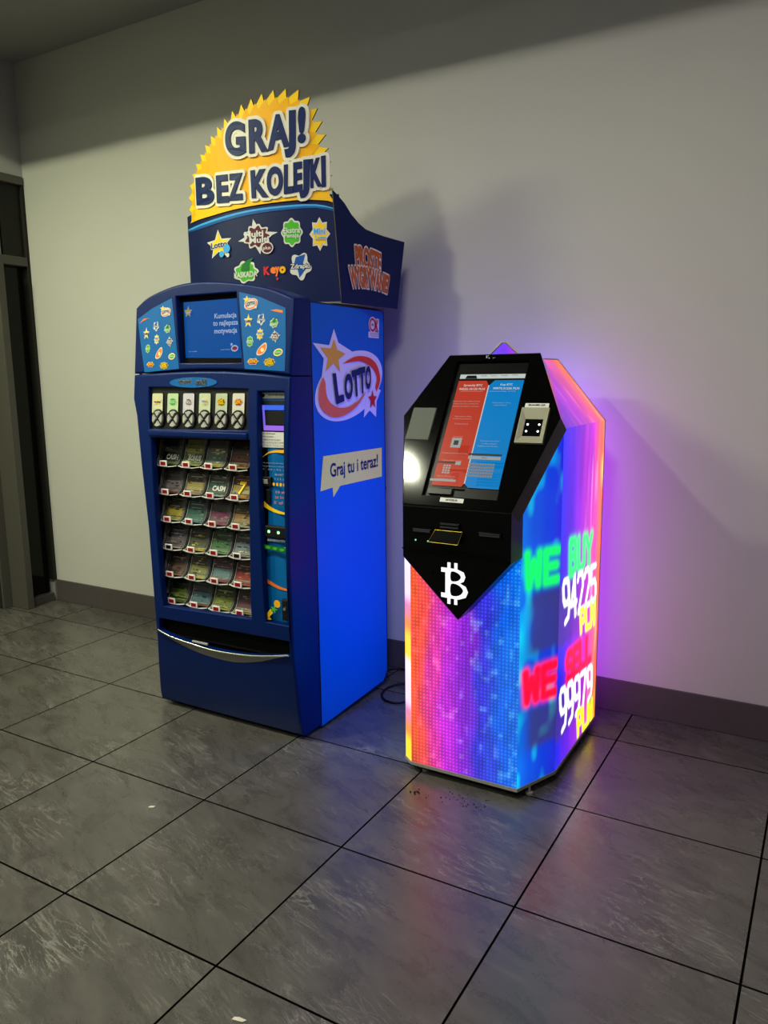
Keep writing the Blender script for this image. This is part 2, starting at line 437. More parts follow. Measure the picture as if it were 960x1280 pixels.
seamc = [(1.000, 1.546), (1.140, 1.553), (1.277, 1.557), (1.400, 1.558), (1.522, 1.556), (1.630, 1.550), (1.730, 1.543), (1.860, 1.529)]
topc = smoothpoly([(1.000, 1.833), (1.073, 1.876), (1.214, 1.912), (1.350, 1.922), (1.504, 1.912), (1.712, 1.878), (1.860, 1.826)], 4)
xb = lambda a, b: 1.000 if a < 1.2 and a < 1.12 else (1.846 if a > 1.8 else a)
# header
scrHole = [(1.238, 1.868), (1.570, 1.866), (1.612, 1.585), (1.272, 1.590)]
scrHole = dense(scrHole, .08)
hdr = plate('header', [(a, b+.0025) for a, b in dense(seamc[:-1]+seamc[-1:], 9)]+topc[::-1], [scrHole], navy, vm, 1.285, xb)
hdr['label'] = 'arched header of blue plastic around the screen'
# lower front
fr = seamc[::-1]
left = [(1.000, 1.44), (1.022, 1.365), (1.048, 1.154), (1.080, .870), (1.090, .66), (1.089, .502), (1.075, .34), (1.052, .216), (1.022, .08), (1.010, .022)]
right = [(1.842, .022), (1.85, .12), (1.86, .4), (1.862, .8), (1.861, 1.2)]
pickHole = dense([(1.095, 1.490), (1.652, 1.480), (1.655, 1.316), (1.104, 1.310)], .06)
tickHole = dense([(1.113, 1.272), (1.666, 1.278), (1.656, .535), (1.150, .520)], .06)
payHole = dense([(1.701, 1.471), (1.832, 1.471), (1.848, .533), (1.732, .534)], .06)
lipc = smoothpoly([(1.104, .400), (1.176, .379), (1.305, .364), (1.442, .355), (1.649, .369), (1.843, .406)], 4)
trayHole = lipc+[(1.845, .466), (1.60, .463), (1.35, .460), (1.112, .457)]
outer = dense([(a, b-.0025) for a, b in fr], 9)+left+right
front = plate('front_door', outer, [pickHole, tickHole, payHole, trayHole], navy, vm, 1.285, lambda a, b: 1.000 if a < 1.12 else (1.846 if a > 1.8 else a), grid=.06)
liner('pick_recess', pickHole, .006, 1.20, blk2, vm)
liner('card_recess', grow(tickHole if area(tickHole) > 0 else tickHole[::-1], .034), .031, 1.262, blk2, vm)
liner('tray_recess', trayHole, .02, 1.262, blk2, vm)
# chrome block standing in for the white highlight at the left seam
mb = MB(); mb.box(.994, 1.004, 1.158, 1.172, 1.541, 1.551, chrome, bev=.002); mb.build('seam_glint', vm)
# raised crossbar under the pick buttons
P = MB(); P.box(1.10, 1.658, fy(1.29)-.008, fy(1.29)+.012, 1.279, 1.306, navy, bev=.006, seg=3); P.build('crossbar', vm, smooth=40)

# header screen (lit display)
def emat(name, rgb, s): return mat(name, tuple(int(c*.25) for c in rgb), .3, em=s, em_rgb=rgb, noise=0, spec=.08)
def Ss(x, z, off=0): return (x, fy(z)+.030-off, z)
scr = [(1.235, 1.56), (1.64, 1.56), (1.60, 1.895), (1.215, 1.895)]
P = Print(Ss, 0); P.poly(scr, blk2); P.poly([(1.280, 1.612), (1.590, 1.604), (1.556, 1.845), (1.256, 1.845)], emat('screen_blue', (8, 88, 176), .62))
slogan = emat('screen_white', (170, 190, 225), .75)
P.text('Kumulacja', [(1.436, 1.762), (1.555, 1.762), (1.553, 1.789), (1.434, 1.789)], slogan, .02)
P.text('to najlepsza', [(1.431, 1.732), (1.565, 1.732), (1.563, 1.760), (1.429, 1.760)], slogan, .02)
P.text('motywacja', [(1.440, 1.700), (1.563, 1.700), (1.561, 1.727), (1.438, 1.727)], slogan, .02)
P.poly(star(1.289, 1.803, .025, .026), emat('screen_star', (190, 180, 110), .5))
P.text('Lotto', rect(1.290, 1.801, .032, .009), slogan, .02)
P.text('Gra rozsądna', rect(1.325, 1.637, .05, .006), slogan, 0, res=1)
P.text('www.lotto.pl', rect(1.505, 1.640, .05, .007), slogan, 0, res=1)
P.poly(ell(1.556, 1.644, .019, .013), slogan); P.poly(ell(1.557, 1.644, .014, .008), emat('screen_red', (190, 70, 90), .5))
P.text('LOTTO', rect(1.557, 1.644, .022, .007), emat('screen_navy', (20, 30, 90), .3), .02)
P.poly(star(1.541, 1.660, .008, .008), slogan)
P.build('header_screen', vm, 'lit blue advertising screen')

# game logos -------------------------------------------------------------
def logo(P, kind, x, z, w_, h, bg=None, txt=True):
    a, b = w_/2, h/2
    if kind == 'star':
        P.poly(star(x, z, a*1.15, b*1.15), white); P.poly(star(x, z, a*.92, b*.92), yel)
        P.text('Lotto', rect(x+a*.05, z, w_*.72, h*.22), inkM, .02, outline=white, ow=h*.03)
    elif kind == 'mini':
        P.poly(star(x, z, a*1.1, b*1.1, 8, .72), white); P.poly(star(x, z, a*.92, b*.92, 8, .70), yel)
        P.text('Mini', rect(x, z+b*.18, w_*.6, h*.2), cyan, .02, outline=white, ow=h*.025); P.text('Lotto', rect(x+a*.15, z-b*.25, w_*.55, h*.15), cyan, .02)
    elif kind == 'multi':
        P.poly(star(x, z, a*1.15, b*1.15, 4, .35, .15), white); P.poly(blob(x, z, a*.82, b*.82, 9, .12), white); P.poly(blob(x, z, a*.72, b*.70, 9, .14), maroon)
        P.text('Multi', rect(x-a*.15, z+b*.18, w_*.55, h*.2), white, .03); P.text('Multi', rect(x+a*.15, z-b*.22, w_*.55, h*.2), white, .03)
    elif kind == 'ek':
        P.poly(blob(x, z, a*1.05, b*1.05, 8, .08), white); P.poly(blob(x, z, a*.92, b*.92, 8, .09), green)
        P.text('Ekstra', rect(x, z+b*.16, w_*.8, h*.2), white, .02); P.text('Pensja', rect(x, z-b*.26, w_*.72, h*.2), white, .02)
    elif kind == 'kas':
        P.poly(blob(x, z-b*.1, a*1.05, b*.95, 7, .1), white)
        P.poly(blob(x, z-b*.12, a*.9, b*.78, 7, .1), green); P.poly(smoothpoly([(x-a*.35, z), (x-a*.1, z+b*.65), (x+a*.65, z+b*1.0), (x+a*.35, z+b*.5), (x+a*.3, z)], 4, True), dgreen)
        P.text('KASKADA', rect(x, z-b*.3, w_*.95, h*.24), white, .03)
    elif kind == 'keno':
        P.poly(blob(x, z, a*1.02, b*1.0, 6, .12), white if txt else pblack)
        P.poly(blob(x, z, a*.92, b*.84, 6, .12), mat('print_brick', (150, 30, 16), .5)); P.text('KENO', rect(x, z+b*.1, w_*.8, h*.5), gold, .04)
    elif kind == 'zd':
        P.poly(blob(x, z, a*1.05, b*1.05, 5, .14, 1), white)
        P.poly([(x-a*.4, z+b*.65), (x+a*.5, z+b*.85), (x+a*.25, z+b*.2), (x+a*.6, z-b*.1), (x-a*.1, z-b*.85), (x-a*.25, z-b*.2), (x-a*.65, z-b*.05)], mat('print_royal', (24, 80, 160), .5))
        P.text('Zdrapki', rect(x, z-b*.05, w_*.9, h*.22), white, .03, outline=inkM, ow=h*.02)
    elif kind == 'ham':
        P.poly(smoothpoly([(x-a, z-b*.8), (x-a*.8, z), (x+a*.2, z+b*.9), (x+a*.8, z+b), (x+a*.95, z+b*.2), (x+a*.5, z-b*.6), (x-a*.4, z-b)], 4, True), white)
        P.poly(smoothpoly([(x-a*.85, z-b*.6), (x-a*.6, z+b*.1), (x+a*.25, z+b*.75), (x+a*.7, z+b*.8), (x+a*.75, z+b*.2), (x+a*.4, z-b*.45), (x-a*.35, z-b*.8)], 4, True), orange)
        P.poly(ell(x+a*.1, z-b*.1, a*.35, b*.35), cream)
    elif kind == 'oval':
        P.poly(ell(x, z, a, b, 24, .15), cream); P.poly(ell(x, z, a*.8, b*.7, 24, .15), green); P.text('Szybkie', rect(x, z, w_*.65, h*.35), white, .02)
    elif kind == 'super':
        P.poly(blob(x, z, a, b, 8, .1), yel); P.poly(blob(x, z, a*.9, b*.85, 8, .1), mat('print_olive', (92, 84, 16), .5))
        P.text('SUPER', rect(x, z+b*.3, w_*.5, h*.3), yel, .03); P.text('SZANSA', rect(x, z-b*.25, w_*.7, h*.3), yel, .03)
    elif kind == 'swoosh':
        P.poly([(x-a, z+(-b if bg == 'L' else b*.6)), (x-a*.3, z-b*.1), (x+a, z+(b if bg == 'L' else -b)), (x+a, z+(b*.8 if bg == 'L' else b*.2)), (x, z+b*.9)], orange)
    elif kind == 'logo':
        P.poly(ell(x+a*.1, z-b*.1, a, b*.82, 28, .2), white)
        P.poly(star(x-a*.55, z+b*.6, a*.6, b*.6), white); P.poly(ell(x+a*.12, z-b*.1, a*.88, b*.68, 28, .2), orange)
        P.poly(ell(x+a*.1, z-b*.06, a*.74, b*.56, 28, .2), white); P.poly(star(x-a*.55, z+b*.6, a*.42, b*.42), yel)
        P.text('LOTTO', [(x-a*.55, z-b*.45), (x+a*.75, z-b*.15), (x+a*.7, z+b*.32), (x-a*.6, z+b*.2)], inkM, .04)
        P.poly(star(x+a*.85, z-b*.6, a*.28, b*.3), white)
LP = [(1.016, 1.784), (1.100, 1.825), (1.217, 1.863), (1.232, 1.79), (1.252, 1.67), (1.272, 1.566), (1.068, 1.554), (1.045, 1.65)]
RP = [(1.587, 1.865), (1.695, 1.839), (1.824, 1.789), (1.832, 1.66), (1.832, 1.548), (1.631, 1.560), (1.612, 1.68)]
LL = [('logo', 1.184, 1.808, .036, .03), ('zd', 1.131, 1.749, .021, .028), ('kas', 1.199, 1.737, .022, .026), ('star', 1.073, 1.72, .021, .032), ('mini', 1.137, 1.693, .019, .028), ('multi', 1.214, 1.681, .024, .028), ('ek', 1.085, 1.655, .018, .024), ('ham', 1.153, 1.634, .026, .032), ('oval', 1.229, 1.619, .024, .018), ('keno', 1.103, 1.587, .028, .017), ('super', 1.185, 1.581, .032, .021), ('swoosh', 1.057, 1.775, .036, .015)]
RL = [('logo', 1.649, 1.816, .043, .036), ('zd', 1.707, 1.751, .025, .03), ('kas', 1.772, 1.736, .025, .028), ('star', 1.642, 1.748, .025, .034), ('mini', 1.704, 1.694, .022, .03), ('multi', 1.779, 1.683, .03, .03), ('ek', 1.654, 1.667, .021, .028), ('ham', 1.716, 1.635, .032, .032), ('oval', 1.797, 1.621, .028, .019), ('keno', 1.673, 1.588, .036, .019), ('super', 1.756, 1.584, .036, .022), ('swoosh', 1.782, 1.779, .037, .011)]
for side_, poly_, lst in (('L', LP, LL), ('R', RP, RL)):
    P = Print(Sf, .0005); P.poly(poly_, pblue, grid=.06)
    pan = P.build('sticker_panel', vm)
    for kd, x, z, a, b in lst:
        Q = Print(Sf, .002, .0004); logo(Q, kd, x, z, a*1.62, b*1.5, side_)
        Q.build('game_sticker', pan)
# oval plaque
P = Print(Sf, .002); P.poly(ell(1.355, 1.5085, .134, .0215, 40), pblue, grid=.05)
P.text('chybił', [(1.275, 1.499), (1.345, 1.499), (1.345, 1.522), (1.275, 1.522)], pblack, .01, outline=grey, ow=.0015)
P.text('trafił', [(1.372, 1.499), (1.430, 1.499), (1.430, 1.522), (1.372, 1.522)], pblack, .01, outline=grey, ow=.0015)
P.build('oval_plaque', vm, 'light blue oval plaque reading chybił trafił')

# pick buttons: six labels and six four-way buttons ------------------------
def Sp(x, z, off=0): return (x, fy(z)+.012-off, z)
btnM = mat('button_grey', (170, 170, 160), .4, noise=.05); pcard = [mat('label_a', (196, 196, 160), .5), mat('label_b', (178, 200, 156), .5), mat('label_c', (196, 190, 200), .5), mat('label_d', (186, 196, 162), .5), mat('label_e', (176, 186, 160), .5), mat('label_f', (206, 200, 186), .5)]
back = MB(); back.prism([Sp(1.094, 1.490, -.002), Sp(1.652, 1.480, -.002), Sp(1.655, 1.316, -.002), Sp(1.104, 1.310, -.002)], [Sp(1.094, 1.490, -.02), Sp(1.652, 1.480, -.02), Sp(1.655, 1.316, -.02), Sp(1.104, 1.310, -.02)], black)
bp_ = back.build('button_panel', vm)
gl = [('star', 0), ('ek', 0), ('multi', 0), ('mini', 0), ('super', 0), ('keno', 0)]
for i in range(6):
    cx = 1.140+.0912*i; wx = 1.147+.0900*i
    P = Print(Sp, .001); P.poly(rrect(cx-.0315, cx+.0315, 1.378, 1.463, .006), pcard[i])
    logo(P, gl[i][0], cx, 1.428, .046, .036)
    P.text('do 30 losów', rect(cx, 1.396, .045, .005), grey, 0, res=1)
    P.build('game_card', bp_)
    P = MB(); q = .0015
    # black collar ring
    P.mb = None
    P.prism([Sp(a, b, .004) for a, b in ell(wx, 1.355, .037, .041, 28)], [Sp(a, b, 0) for a, b in ell(wx, 1.355, .037, .041, 28)], black)
    for s in range(4):
        t0 = pi/4+s*pi/2+.16; t1 = t0+pi/2-.32
        arc = [(wx+.030*cos(t0+(t1-t0)*k/6), 1.355+.034*sin(t0+(t1-t0)*k/6)) for k in range(7)]
        mid_ = (wx+.007*cos((t0+t1)/2), 1.355+.008*sin((t0+t1)/2))
        pl = [mid_]+arc
        P.prism([Sp(a, b, .011) for a, b in grow(pl, -.0015)], [Sp(a, b, .004) for a, b in pl], btnM)
    bt = P.build('pick_button', bp_)

# ticket holders ----------------------------------------------------------
rowz = [1.163, 1.038, .916, .791, .667, .542]; colx = [[1.148, 1.282, 1.411, 1.546], [1.154, 1.288, 1.417, 1.552], [1.162, 1.291, 1.425, 1.556], [1.165, 1.298, 1.429, 1.559], [1.165, 1.297, 1.428, 1.560], [1.165, 1.299, 1.430, 1.561]]
acry = mat('clear_acrylic', (150, 152, 148), .15, noise=.02, alpha=.35)
lipM = mat('holder_lip', (190, 190, 184), .3, noise=.03); tagW = mat('tag_white', (232, 228, 222), .4); dispM = mat('price_display', (110, 8, 18), .3, em=.12, em_rgb=(200, 10, 30)); dispOff = mat('price_display_off', (14, 10, 12), .3)
# card profile: (depth y, height z) relative to the front lip
prof = [(0, 0), (.010, .004), (.022, .014), (.032, .032), (.040, .056), (.050, .084), (.060, .108)]
hold_me = {}
def holder_mesh():
    k = MB(); n = len(prof)
    sh = [(-.064+.012, y, z) for y, z in prof]+[(.058, y, z) for y, z in prof]
    k.add([(-.052+(-.0)*i, y, z-.002) for i, (y, z) in enumerate(prof)]+[(.060, y, z-.002) for y, z in prof], [(i, i+1, n+i+1, n+i) for i in range(n-1)], black)
    lp = [(-.063+.0126*i, -.004-.008*sin(pi*i/10), -.005-.006*sin(pi*i/10)) for i in range(11)]
    k.add([p for p in lp]+[(x, y+.0015, z+.0030) for x, y, z in lp]+[(x, y+.010, z+.003) for x, y, z in lp],
          [(i, i+1, 11+i+1, 11+i) for i in range(10)]+[(11+i, 12+i, 23+i, 22+i) for i in range(10)], lipM)
    k.add([(x, y, z) for x, y, z in lp]+[(x, y+.05, z-.012) for x, y, z in lp], [(i, i+1, 12+i, 11+i) for i in range(10)], black)
    k.add([(-.054, y-.0025, z+.001) for y, z in prof]+[(-.051, y-.0035, z+.001) for y, z in prof], [(i, i+1, n+i+1, n+i) for i in range(n-2)], lipM)  # pale strips painted in as edge highlights, left and right
    k.add([(.0575, y-.0025, z+.001) for y, z in prof]+[(.0595, y-.0035, z+.001) for y, z in prof], [(i, i+1, n+i+1, n+i) for i in range(n-3)], lipM)
    for sx in (-.058, .061):   # side fins
        k.add([(sx, y-.004, z) for y, z in prof]+[(sx, y-.018-.05*(z/.108)*.2, z+.004) for y, z in prof], [(i, i+1, n+i+1, n+i) for i in range(n-1)], acry)
    me = bpy.data.meshes.new('card_holder'); me.from_pydata(k.v, [], k.f)
    for m in k.mats: me.materials.append(m)
    for p, i in zip(me.polygons, k.mi): p.material_index = i
    return me
def tag_mesh(off=False):
    k = MB(); k.box(-.021, .021, -.0145, -.0095, -.012, .014, tagW, bev=.001, seg=1); k.box(-.0145, .0145, -.0155, -.0140, -.0065, .0090, dispOff if off else dispM)
    me = bpy.data.meshes.new('price_tag'); me.from_pydata(k.v, [], k.f)
    for m in k.mats: me.materials.append(m)
    for p, i in zip(me.polygons, k.mi): p.material_index = i
    return me
hm = holder_mesh(); tg = tag_mesh(); tg0 = tag_mesh(True)
cards = [ # main, band, accent, word, description
 [((52,70,56),(40,58,48),(120,140,60),'CASH','dark green'),((190,186,70),(70,130,90),(226,210,40),'BONUS','yellow and green'),((120,124,120),(80,130,116),(222,196,60),'','grey card with red and yellow'),((84,50,34),(150,60,40),(206,186,70),'','brown and gold')],
 [((110,110,106),(150,130,130),(150,40,50),'','silver grey'),((70,56,44),(196,170,70),(206,160,150),'','gold patterned'),((60,80,68),(50,110,84),(200,204,196),'CASH','green banknote style'),((92,28,40),(196,170,70),(226,140,40),'7','crimson card with golden seven')],
 [((104,84,60),(230,206,40),(170,190,190),'','bright yellow banded'),((50,90,84),(40,120,100),(96,160,160),'','teal'),((70,66,70),(150,50,100),(196,70,120),'','dark card with magenta'),((96,70,44),(196,140,60),(180,190,150),'','amber')],
 [((106,96,98),(140,124,124),(196,190,190),'','pale mauve grey'),((44,46,40),(90,100,60),(230,196,50),'','black card with yellow dots'),((60,90,56),(70,150,80),(120,180,110),'','leaf green'),((80,84,92),(130,150,170),(196,176,110),'','silver blue')],
 [((96,86,76),(150,110,84),(196,130,90),'','beige brown'),((84,84,66),(170,170,80),(216,206,90),'','olive and lemon'),((96,70,84),(110,160,170),(190,70,90),'','plum card with a blue middle'),((90,60,40),(200,44,40),(220,120,60),'','red banded')],
 [((56,66,46),(150,190,50),(90,120,60),'','dark card with lime band'),((60,90,96),(70,140,160),(150,70,50),'','sky blue'),((66,76,36),(150,170,40),(200,200,60),'','lime yellow'),((96,66,76),(130,70,90),(216,196,90),'','pink and yellow')]]
rown = ['top', 'second', 'third', 'fourth', 'fifth', 'bottom']; coln = ['first', 'second', 'third', 'last']
pap = {}
def cardmat(c):
    if c not in pap:
        g = sum(c)/3; d = tuple(int((v*.7+g*.3)*.68) for v in c); m = mat('card_ink_%d_%d_%d' % c, d, .35, noise=.75, nscale=420); pap[c] = m
    return pap[c]
def card_obj(r_, c_, org):
    mainc, band, acc, word, desc = cards[r_][c_]
    X, Y, Z = org; k = MB(); n = 14; w0, w1 = -.050, .057
    def S(a, b, off=0):        # a across 0..1, b along 0..1
        t = b*(len(prof)-1); i = min(int(t), len(prof)-2); f = t-i
        y = prof[i][0]+(prof[i+1][0]-prof[i][0])*f; z = prof[i][1]+(prof[i+1][1]-prof[i][1])*f
        return (X+w0+(w1-w0)*a, Y+y-.002-off, Z+z+.001+off*.3)
    P = Print(S, .0, .00007)
    def strip(a0, a1, b0, b1, m, bend=True):
        P.off += P.step; nn = max(1, int((b1-b0)*14)); V = []; F = []
        for i in range(nn+1): V += [(a0, b0+(b1-b0)*i/nn), (a1, b0+(b1-b0)*i/nn)]
        F = [(2*i, 2*i+1, 2*i+3, 2*i+2) for i in range(nn)]; P.put(V, F, m)
    rnd = random.Random(r_*7+c_)
    strip(0, 1, 0, 1, cardmat(tuple(int(v*.92) for v in mainc)))
    strip(.03, .97, .12, .62, cardmat(band)) ; strip(.0, 1, .02, .16+rnd.random()*.12, cardmat(acc))
    pal = [band, acc, mainc, tuple(min(255, v+70) for v in mainc), tuple(v//3 for v in mainc), tuple(v//3 for v in band), tuple(min(255, v+60) for v in acc)]
    for q in range(30):
        a = rnd.random()*.9; b = .05+rnd.random()*.86; ww = .05+rnd.random()*.16; hh = .012+rnd.random()*.035
        strip(a, min(1, a+ww), b, min(.99, b+hh), cardmat(rnd.choice(pal)))
    for q in range(3):
        b = .66+.09*q; strip(.12+rnd.random()*.1, .7+rnd.random()*.2, b, b+.015, cardmat(rnd.choice(pal)))
    if word:
        P.off += .0001
        P.text(word, [(.25, .38), (.92, .38), (.92, .56), (.25, .56)] if word != '7' else [(.34, .32), (.66, .32), (.70, .72), (.36, .72)], white if word != '7' else yel, .03, res=2)
    return P.mb.build('scratch_card', None, fix=False, loc=org), desc
for r_ in range(6):
    for c_ in range(4):
        x = colx[r_][c_]+.006; z = rowz[r_]-.010; y = fy(z)+.05
        h = link('card_holder', hm, vm, Vector((x, y, z))-rootpos(vm))
        t = link('price_tag', tg0 if (r_, c_) in ((3, 0), (3, 3)) else tg, h, (-.006+.0, 0, .004))
        o, desc = card_obj(r_, c_, (x, y, z))
        tag(o, '%s scratch card, %s row, %s from left' % (desc, rown[r_], coln[c_] if c_ < 3 else 'fourth'), 'scratch card', 'scratch cards in the vending machine window')

# payment column ----------------------------------------------------------
P = Print(Sfr, .0); P.poly([(1.676, 1.472), (1.835, 1.472), (1.852, .530), (1.700, .532)], blk2, grid=.1)
P.poly([(1.684, 1.468), (1.834, 1.468), (1.850, .534), (1.705, .534)], mat('pay_panel_blue', (0, 96, 160), .4, noise=.06, nscale=10), grid=.1)
P.poly([(1.680, 1.465), (1.83, 1.465), (1.83, 1.442), (1.680, 1.442)], white)
P.poly(ell(1.700, 1.454, .014, .007), pblack); P.text('sprawdź kupon', rect(1.775, 1.456, .09, .008), pblack, .01, res=1)
P.poly([(1.694, 1.434), (1.83, 1.434), (1.832, 1.312), (1.702, 1.312)], black)
pay = P.build('payment_panel', vm, 'narrow light blue payment panel')
P = Print(Sfr, .006); lcdv = emat('lcd_violet', (120, 100, 235), .9); lcdb = emat('lcd_blue', (60, 110, 245), .9)
P.poly([(1.706, 1.416), (1.83, 1.416), (1.83, 1.397), (1.706, 1.397)], lcdb); P.poly([(1.706, 1.416), (1.716, 1.416), (1.728, 1.318), (1.716, 1.318)], lcdv); P.poly([(1.722, 1.336), (1.832, 1.336), (1.832, 1.316), (1.718, 1.316)], emat('lcd_lilac', (160, 110, 240), .9))
P.poly([(1.724, 1.390), (1.831, 1.390), (1.832, 1.340), (1.731, 1.340)], pblack); P.build('lcd_display', pay, 'small display with a glowing violet border')
P = Print(Sfr, .003); P.poly([(1.690, 1.310), (1.834, 1.310), (1.834, 1.248), (1.695, 1.248)], white)
for i, t_ in enumerate(('Wybierz zdrapkę', 'Włóż pieniądze', 'Wciśnij przycisk gry', 'Odbierz zdrapkę z szuflady', 'Automat nie wydaje reszty')):
    P.text(t_, [(1.700, 1.300-.0115*i), (1.700+.0055*len(t_)-.01, 1.300-.0115*i), (1.700+.0055*len(t_)-.01, 1.3065-.0115*i), (1.700, 1.3065-.0115*i)], pblack, .01, res=1)
P.build('notice_card', pay, 'white instruction card')
def band(pts, w_, m, P):
    up_ = [(x, z+w_[i]) for i, (x, z) in enumerate(pts)]; dn = [(x, z-w_[i]) for i, (x, z) in enumerate(pts)]
    P.poly(smoothpoly(up_, 3)+smoothpoly(dn[::-1], 3), m)
for pts_, w__, m_ in (([(1.704, 1.205), (1.735, 1.225), (1.77, 1.233), (1.835, 1.235)], [.001, .003, .005, .007], gold),
                      ([(1.700, 1.030), (1.74, 1.005), (1.79, .990), (1.838, .986)], [.014, .009, .006, .003], yel),
                      ([(1.706, .705), (1.75, .690), (1.79, .678), (1.845, .672)], [.010, .008, .006, .003], orange),
                      ([(1.775, .840), (1.80, .842), (1.842, .846)], [.001, .004, .006], mat('print_lime', (180, 200, 80), .5))):
    P = Print(Sfr, .002); band(pts_, w__, m_, P); P.build('panel_stripe', pay)
P = Print(Sfr, .003)
for i in range(3): P.text(['Automat przyjmuje monety', 'oraz banknoty o nominałach', '10, 20 i 50 zł'][i], [(1.705, 1.183-.013*i), (1.828, 1.183-.013*i), (1.828, 1.190-.013*i), (1.705, 1.190-.013*i)], grey, 0, res=1)
P.text('MONETY', rect(1.800, 1.142, .05, .008), grey, .01, res=1); P.text('1 2 5 zł', rect(1.800, 1.125, .05, .008), grey, .01, res=1)
for i in range(4): P.poly(ell(1.770+.018*i, 1.103, .006, .007, 12), gold)
for i in range(3): P.text(['10 zł', '20 50', '5 zł'][i], rect(1.805-.004*i, 1.073-.021*i, .045, .011), mat('print_rose', (190, 110, 110), .5), .02, res=1)
P.text('BANKNOTY', rect(1.785, .876, .09, .010), grey, .02, res=1)
P.poly([(1.722, .856), (1.84, .850), (1.842, .830), (1.724, .838)], dgreen)
for i in range(3): P.poly(ell(1.742+.036*i, .845-.002*i, .012, .006, 12), green)
P.poly([(1.708, .535), (1.716, .575), (1.726, .562), (1.75, .590), (1.762, .574), (1.742, .553), (1.752, .543)], yel)
P.poly(ell(1.785, .615, .016, .016), gold); P.poly(blob(1.768, .590, .018, .016, 5, .3), green)
P.build('panel_print', pay)['kind'] = 'stuff'
def fbox(x0, x1, z0, z1, d0, d1, m, bev=.002):
    k = MB(); y = fy((z0+z1)/2)+.034; k.box(x0, x1, y-d1, y-d0, z0, z1, m, bev=bev); return k
k = fbox(1.708, 1.760, 1.092, 1.132, .001, .012, black, .004); k.box(1.718, 1.746, fy(1.11)+.018, fy(1.11)+.023, 1.102, 1.122, chrome, bev=.002)
k.box(1.722, 1.734, fy(1.15)+.026, fy(1.15)+.033, 1.132, 1.172, black); k.box(1.730, 1.752, fy(1.05)+.026, fy(1.05)+.033, 1.022, 1.082, black, bev=.004)
k.build('coin_slot', pay)
k = fbox(1.728, 1.838, .886, .936, .001, .020, black, .006)
k.build('banknote_slot', pay)
ledG = emat('led_green', (140, 255, 150), 3.0)
yb = fy(.91)+.034-.0205
for cx, cz in ((1.752, .912), (1.800, .911)):
    k = MB(); k.cyl((cx, yb, cz), (0, -1, 0), .006, .0015, ledG, 12); k.build('indicator_light', pay, 'green indicator light')
k = fbox(1.806, 1.842, .548, .640, .001, .02, black, .008); k.cyl((1.826, fy(.6)+.014, .60), (0, -1, 0), .007, .006, chrome, 12); k.build('door_lock', pay)
# delivery tray: chrome lip and grey bowl
k = MB(); lo = smoothpoly([(1.104, .398), (1.17, .366), (1.308, .330), (1.45, .317), (1.56, .322), (1.686, .350), (1.843, .404)], 4)
n = len(lipc); a = [Sf(x, z, .004) for x, z in lipc]; b = [Sf(x, z, .0015) for x, z in lo]
k.add(a+b, [(i, i+1, n+i+1, n+i) for i in range(n-1)], mat('tray_grey', (120, 118, 110), .35, metal=.6))
k.build('tray_rim', vm, 'grey crescent below the delivery slot')
k = MB(); k.tube([Sf(x, z+.002, .008) for x, z in lipc], .0042, chrome, 8); k.build('chrome_lip', vm, smooth=60)
k = MB(); k.add([(1.12, fy(.4)+.05, .44), (1.82, fy(.4)+.05, .44), (1.82, fy(.4)+.03, .375), (1.12, fy(.4)+.03, .375)], [(0, 1, 2, 3)], blk2); k.build('tray_flap', vm, fix=False)
k = MB(); k.box(1.300, 1.392, fy(.37)-.004, fy(.37)+.006, .372, .381, mat('flap_grip', (190, 190, 180), .3, metal=.5), bev=.003); k.build('flap_grip', vm)

# side graphic panel -------------------------------------------------------
sblue = mat('side_panel_blue', (0, 98, 186), .4, noise=.03, nscale=6, spec=.15)
def Sd(y, z, off=0): return (1.8445+off, y, z)
k = MB()
pp = [(1.292, .010), (1.835, .030), (1.874, .075), (1.874, 1.822), (1.290, 1.822)]
k.prism([Sd(y, z, 0) for y, z in pp], [Sd(y, z, -.004) for y, z in pp], sblue); sp = k.build('side_panel', vm); sp['label'] = 'blue side panel with lottery advert'
k = MB()
for (y0, z0), (y1, z1) in zip(pp, pp[1:]+pp[:1]): k.tube([Sd(y0, z0, 0), Sd(y1, z1, 0)], .0022, black, 6)
k.build('edge_seal', sp)
wht2 = mat('side_white', (225, 222, 230), .35, noise=.02)
P = Print(Sd, .0008)
ms, cc = (.2750, .152), .0150
Lc = (.275, .0, cc/.275, math.sqrt(.152**2-(cc/.275)**2))
def rell(cy, cz, s=1, n=48): return [(cy+s*Lc[0]*cos(t), cz+s*(Lc[2]*cos(t)+Lc[3]*sin(t))) for t in [2*pi*i/n for i in range(n)]]
P.poly(rell(1.580, 1.488), wht2)
P.poly([(1.455, 1.724), (1.416, 1.655), (1.299, 1.661), (1.375, 1.600), (1.350, 1.50), (1.50, 1.50), (1.56, 1.56), (1.62, 1.625), (1.487, 1.668)], wht2)
P.poly([(1.762, 1.50), (1.70, 1.42), (1.681, 1.341), (1.735, 1.372), (1.791, 1.339), (1.797, 1.41), (1.838, 1.462), (1.80, 1.47)], wht2)
P.poly([(1.453, 1.682), (1.428, 1.642), (1.350, 1.644), (1.404, 1.601), (1.384, 1.548), (1.444, 1.582), (1.494, 1.543), (1.484, 1.598), (1.538, 1.622), (1.476, 1.638)], mat('side_star_gold', (232, 172, 60), .4))
P.poly(smoothpoly([(1.515, 1.580), (1.60, 1.608), (1.682, 1.615), (1.76, 1.602), (1.81, 1.568), (1.832, 1.51), (1.797, 1.455)], 5)+smoothpoly([(1.785, 1.475), (1.800, 1.515), (1.775, 1.553), (1.72, 1.580), (1.65, 1.592), (1.58, 1.588)], 5), mat('side_swoosh_red', (226, 62, 40), .4))
